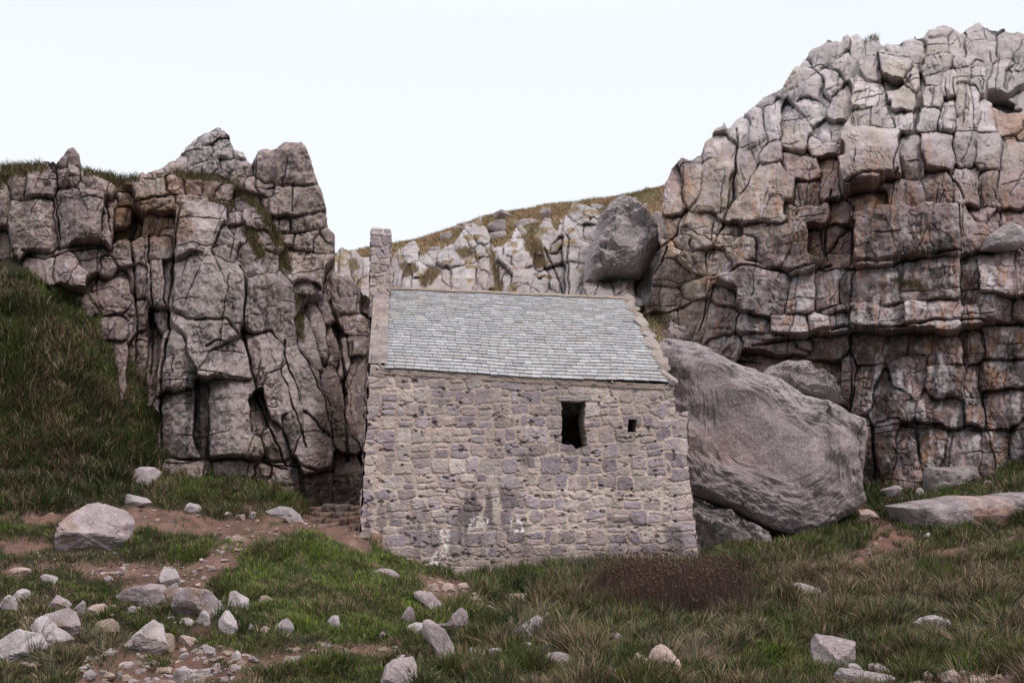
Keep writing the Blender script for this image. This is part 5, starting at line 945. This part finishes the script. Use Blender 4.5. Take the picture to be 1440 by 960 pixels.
# grass on cliff ledges and crests, and on the hillside
def ledge_grass(name, PX, PY, PP, polys, n, seed, h, colA, colB, label):
    r = np.random.default_rng(seed); m = np.zeros(PX.shape, bool)
    for p in polys: m |= inpoly(PX, PY, p)
    pts = PP[m]; i = r.integers(0, len(pts), n); P = pts[i] + r.normal(size=(n, 3)) * .03; t = r.random(n)[:, None]; c = (np.array(colA) * (1 - t) + np.array(colB) * t) * r.uniform(.6, 1.3, n)[:, None]
    a = r.uniform(0, 6.28, n); ln = np.stack([np.cos(a) * .5, np.sin(a) * .4 - .55], 1); blades(name, P, h * r.uniform(.5, 1.3, n), np.full(n, .017), c, seed, ln, label)
ledge_grass('cliff_grass', LX, LY + 0 * LX, LP, [[(118,226),(150,228),(190,246),(198,262),(170,262),(118,250)],[(240,245),(258,240),(300,250),(320,248),(318,256),(290,260),(250,258)],[(322,250),(340,262),(365,290),(385,320),(400,345),(412,385),(402,395),(385,350),(360,300),(330,272)],[(0,228),(35,226),(70,232),(60,246),(20,250),(0,262)],[(292,288),(330,288),(328,297),(292,296)],[(413,415),(426,420),(428,485),(418,470)],[(160,315),(190,315),(190,333),(162,333)],[(340,330),(355,325),(375,370),(365,375)]], 17000, 5, .24, (.07, .075, .028), (.19, .14, .07), 'grass growing along the ledges and crest of the pillared cliff')
ledge_grass('hillside_grass', OX, OY + 0 * OX, OP, [[(590,395),(606,380),(622,384),(606,404),(592,404)],[(560,378),(580,372),(590,386),(570,392)],[(690,345),(700,380),(708,420),(698,420),(690,380)],[(735,330),(760,345),(770,380),(755,380),(740,355)],[(640,360),(655,352),(668,362),(650,372)],[(490,372),(500,366),(506,380),(495,385)]], 5000, 8, .26, (.20, .165, .085), (.36, .25, .16), 'short tan grass in the clefts of the hillside outcrop')
ledge_grass('cliff_grass', RX, RY + 0 * RX, RP, [[(905,425),(925,435),(955,462),(950,470),(905,450)],[(1252,402),(1290,405),(1305,420),(1290,418),(1255,410)],[(1215,58),(1262,56),(1262,62),(1215,66)],[(900,262),(935,268),(930,280),(900,280)],[(1140,372),(1160,374),(1158,382),(1140,380)]], 3500, 6, .22, (.06, .075, .025), (.16, .12, .06), 'small grass patches on the ledges of the tall cliff')
r = np.random.default_rng(71); n = 90000; px = r.uniform(440, 960, n); d = r.uniform(33.6, 63, n); x = (px - 720) / FP * d; z = hz(x, d); t = np.clip(vn(x * .5, d * .5, 5) * 1.4 - .2 + .4 * (r.random(n) - .5), 0, 1)[:, None]
a = r.uniform(0, 6.28, n); blades('hillside_grass', np.stack([x, d, z - .03], 1), r.uniform(.12, .34, n), np.full(n, .03), (np.array([.40, .265, .175]) * (1 - t) + np.array([.20, .165, .085]) * t) * r.uniform(.6, 1.25, n)[:, None], 3, np.stack([np.cos(a) * .6, np.sin(a) * .6 - .3], 1), 'short brown and olive grass over the hillside')

# ------------------------------------------------------------------ dark dead shrub in front of the chapel
r = np.random.default_rng(91); SH = [(848,812),(862,790),(900,786),(960,792),(1010,800),(1040,815),(1046,850),(1010,868),(940,862),(880,850),(852,838)]; pts = []
p = np.array(SH)
while len(pts) < 420:
    a_, b_ = r.uniform(848, 1046), r.uniform(815, 872)
    if inpoly(np.array(a_), np.array(b_), [(848,835),(870,822),(1030,832),(1046,855),(1010,872),(940,868),(880,858)]): pts.append(ghit(a_, b_, gz, 12, 24, .1)[1])
pts = np.array(pts); nb = 30; T = np.repeat(np.arange(len(pts)), nb); N = len(T); P = pts[T] + r.normal(size=(N, 3)) * [.20, .20, 0]; hs_ = (.25 + .62 * r.random(len(pts)))[T]; a = r.uniform(0, 6.28, N)
o = blades('shrub', P, r.uniform(.40, 1.0, N) * hs_, np.full(N, .006), np.array([.056, .033, .026]) * r.uniform(.45, 1.9, N)[:, None], 9, np.stack([np.cos(a) * .4 * r.random(N), np.sin(a) * .4 * r.random(N)], 1), None, M_STEM, n3=3)
o['kind'] = 'thing'; recenter(o, (pts[:, 0].mean(), pts[:, 1].mean(), pts[:, 2].min())); tag(o, 'dark reddish brown thicket of dead upright stems in front of the chapel', 'shrub')
nh = 900; i = r.integers(0, N, nh); hp = P[i] + np.stack([r.normal(size=nh) * .05, r.normal(size=nh) * .05, r.uniform(.2, .6, nh)], 1); D2, F2_ = ico(1)
V = (hp[:, None] + D2[None] * r.uniform(.008, .018, nh)[:, None, None] * [1, 1, 1.8]).reshape(-1, 3); F = (F2_[None] + (np.arange(nh) * len(D2))[:, None, None]).reshape(-1, 3)
s = mk('seed_head', V, F, M_STEM, np.tile([.075, .045, .03], (len(V), 1)), o); s.matrix_parent_inverse = Matrix.Translation(-o.location); s['kind'] = 'stuff'
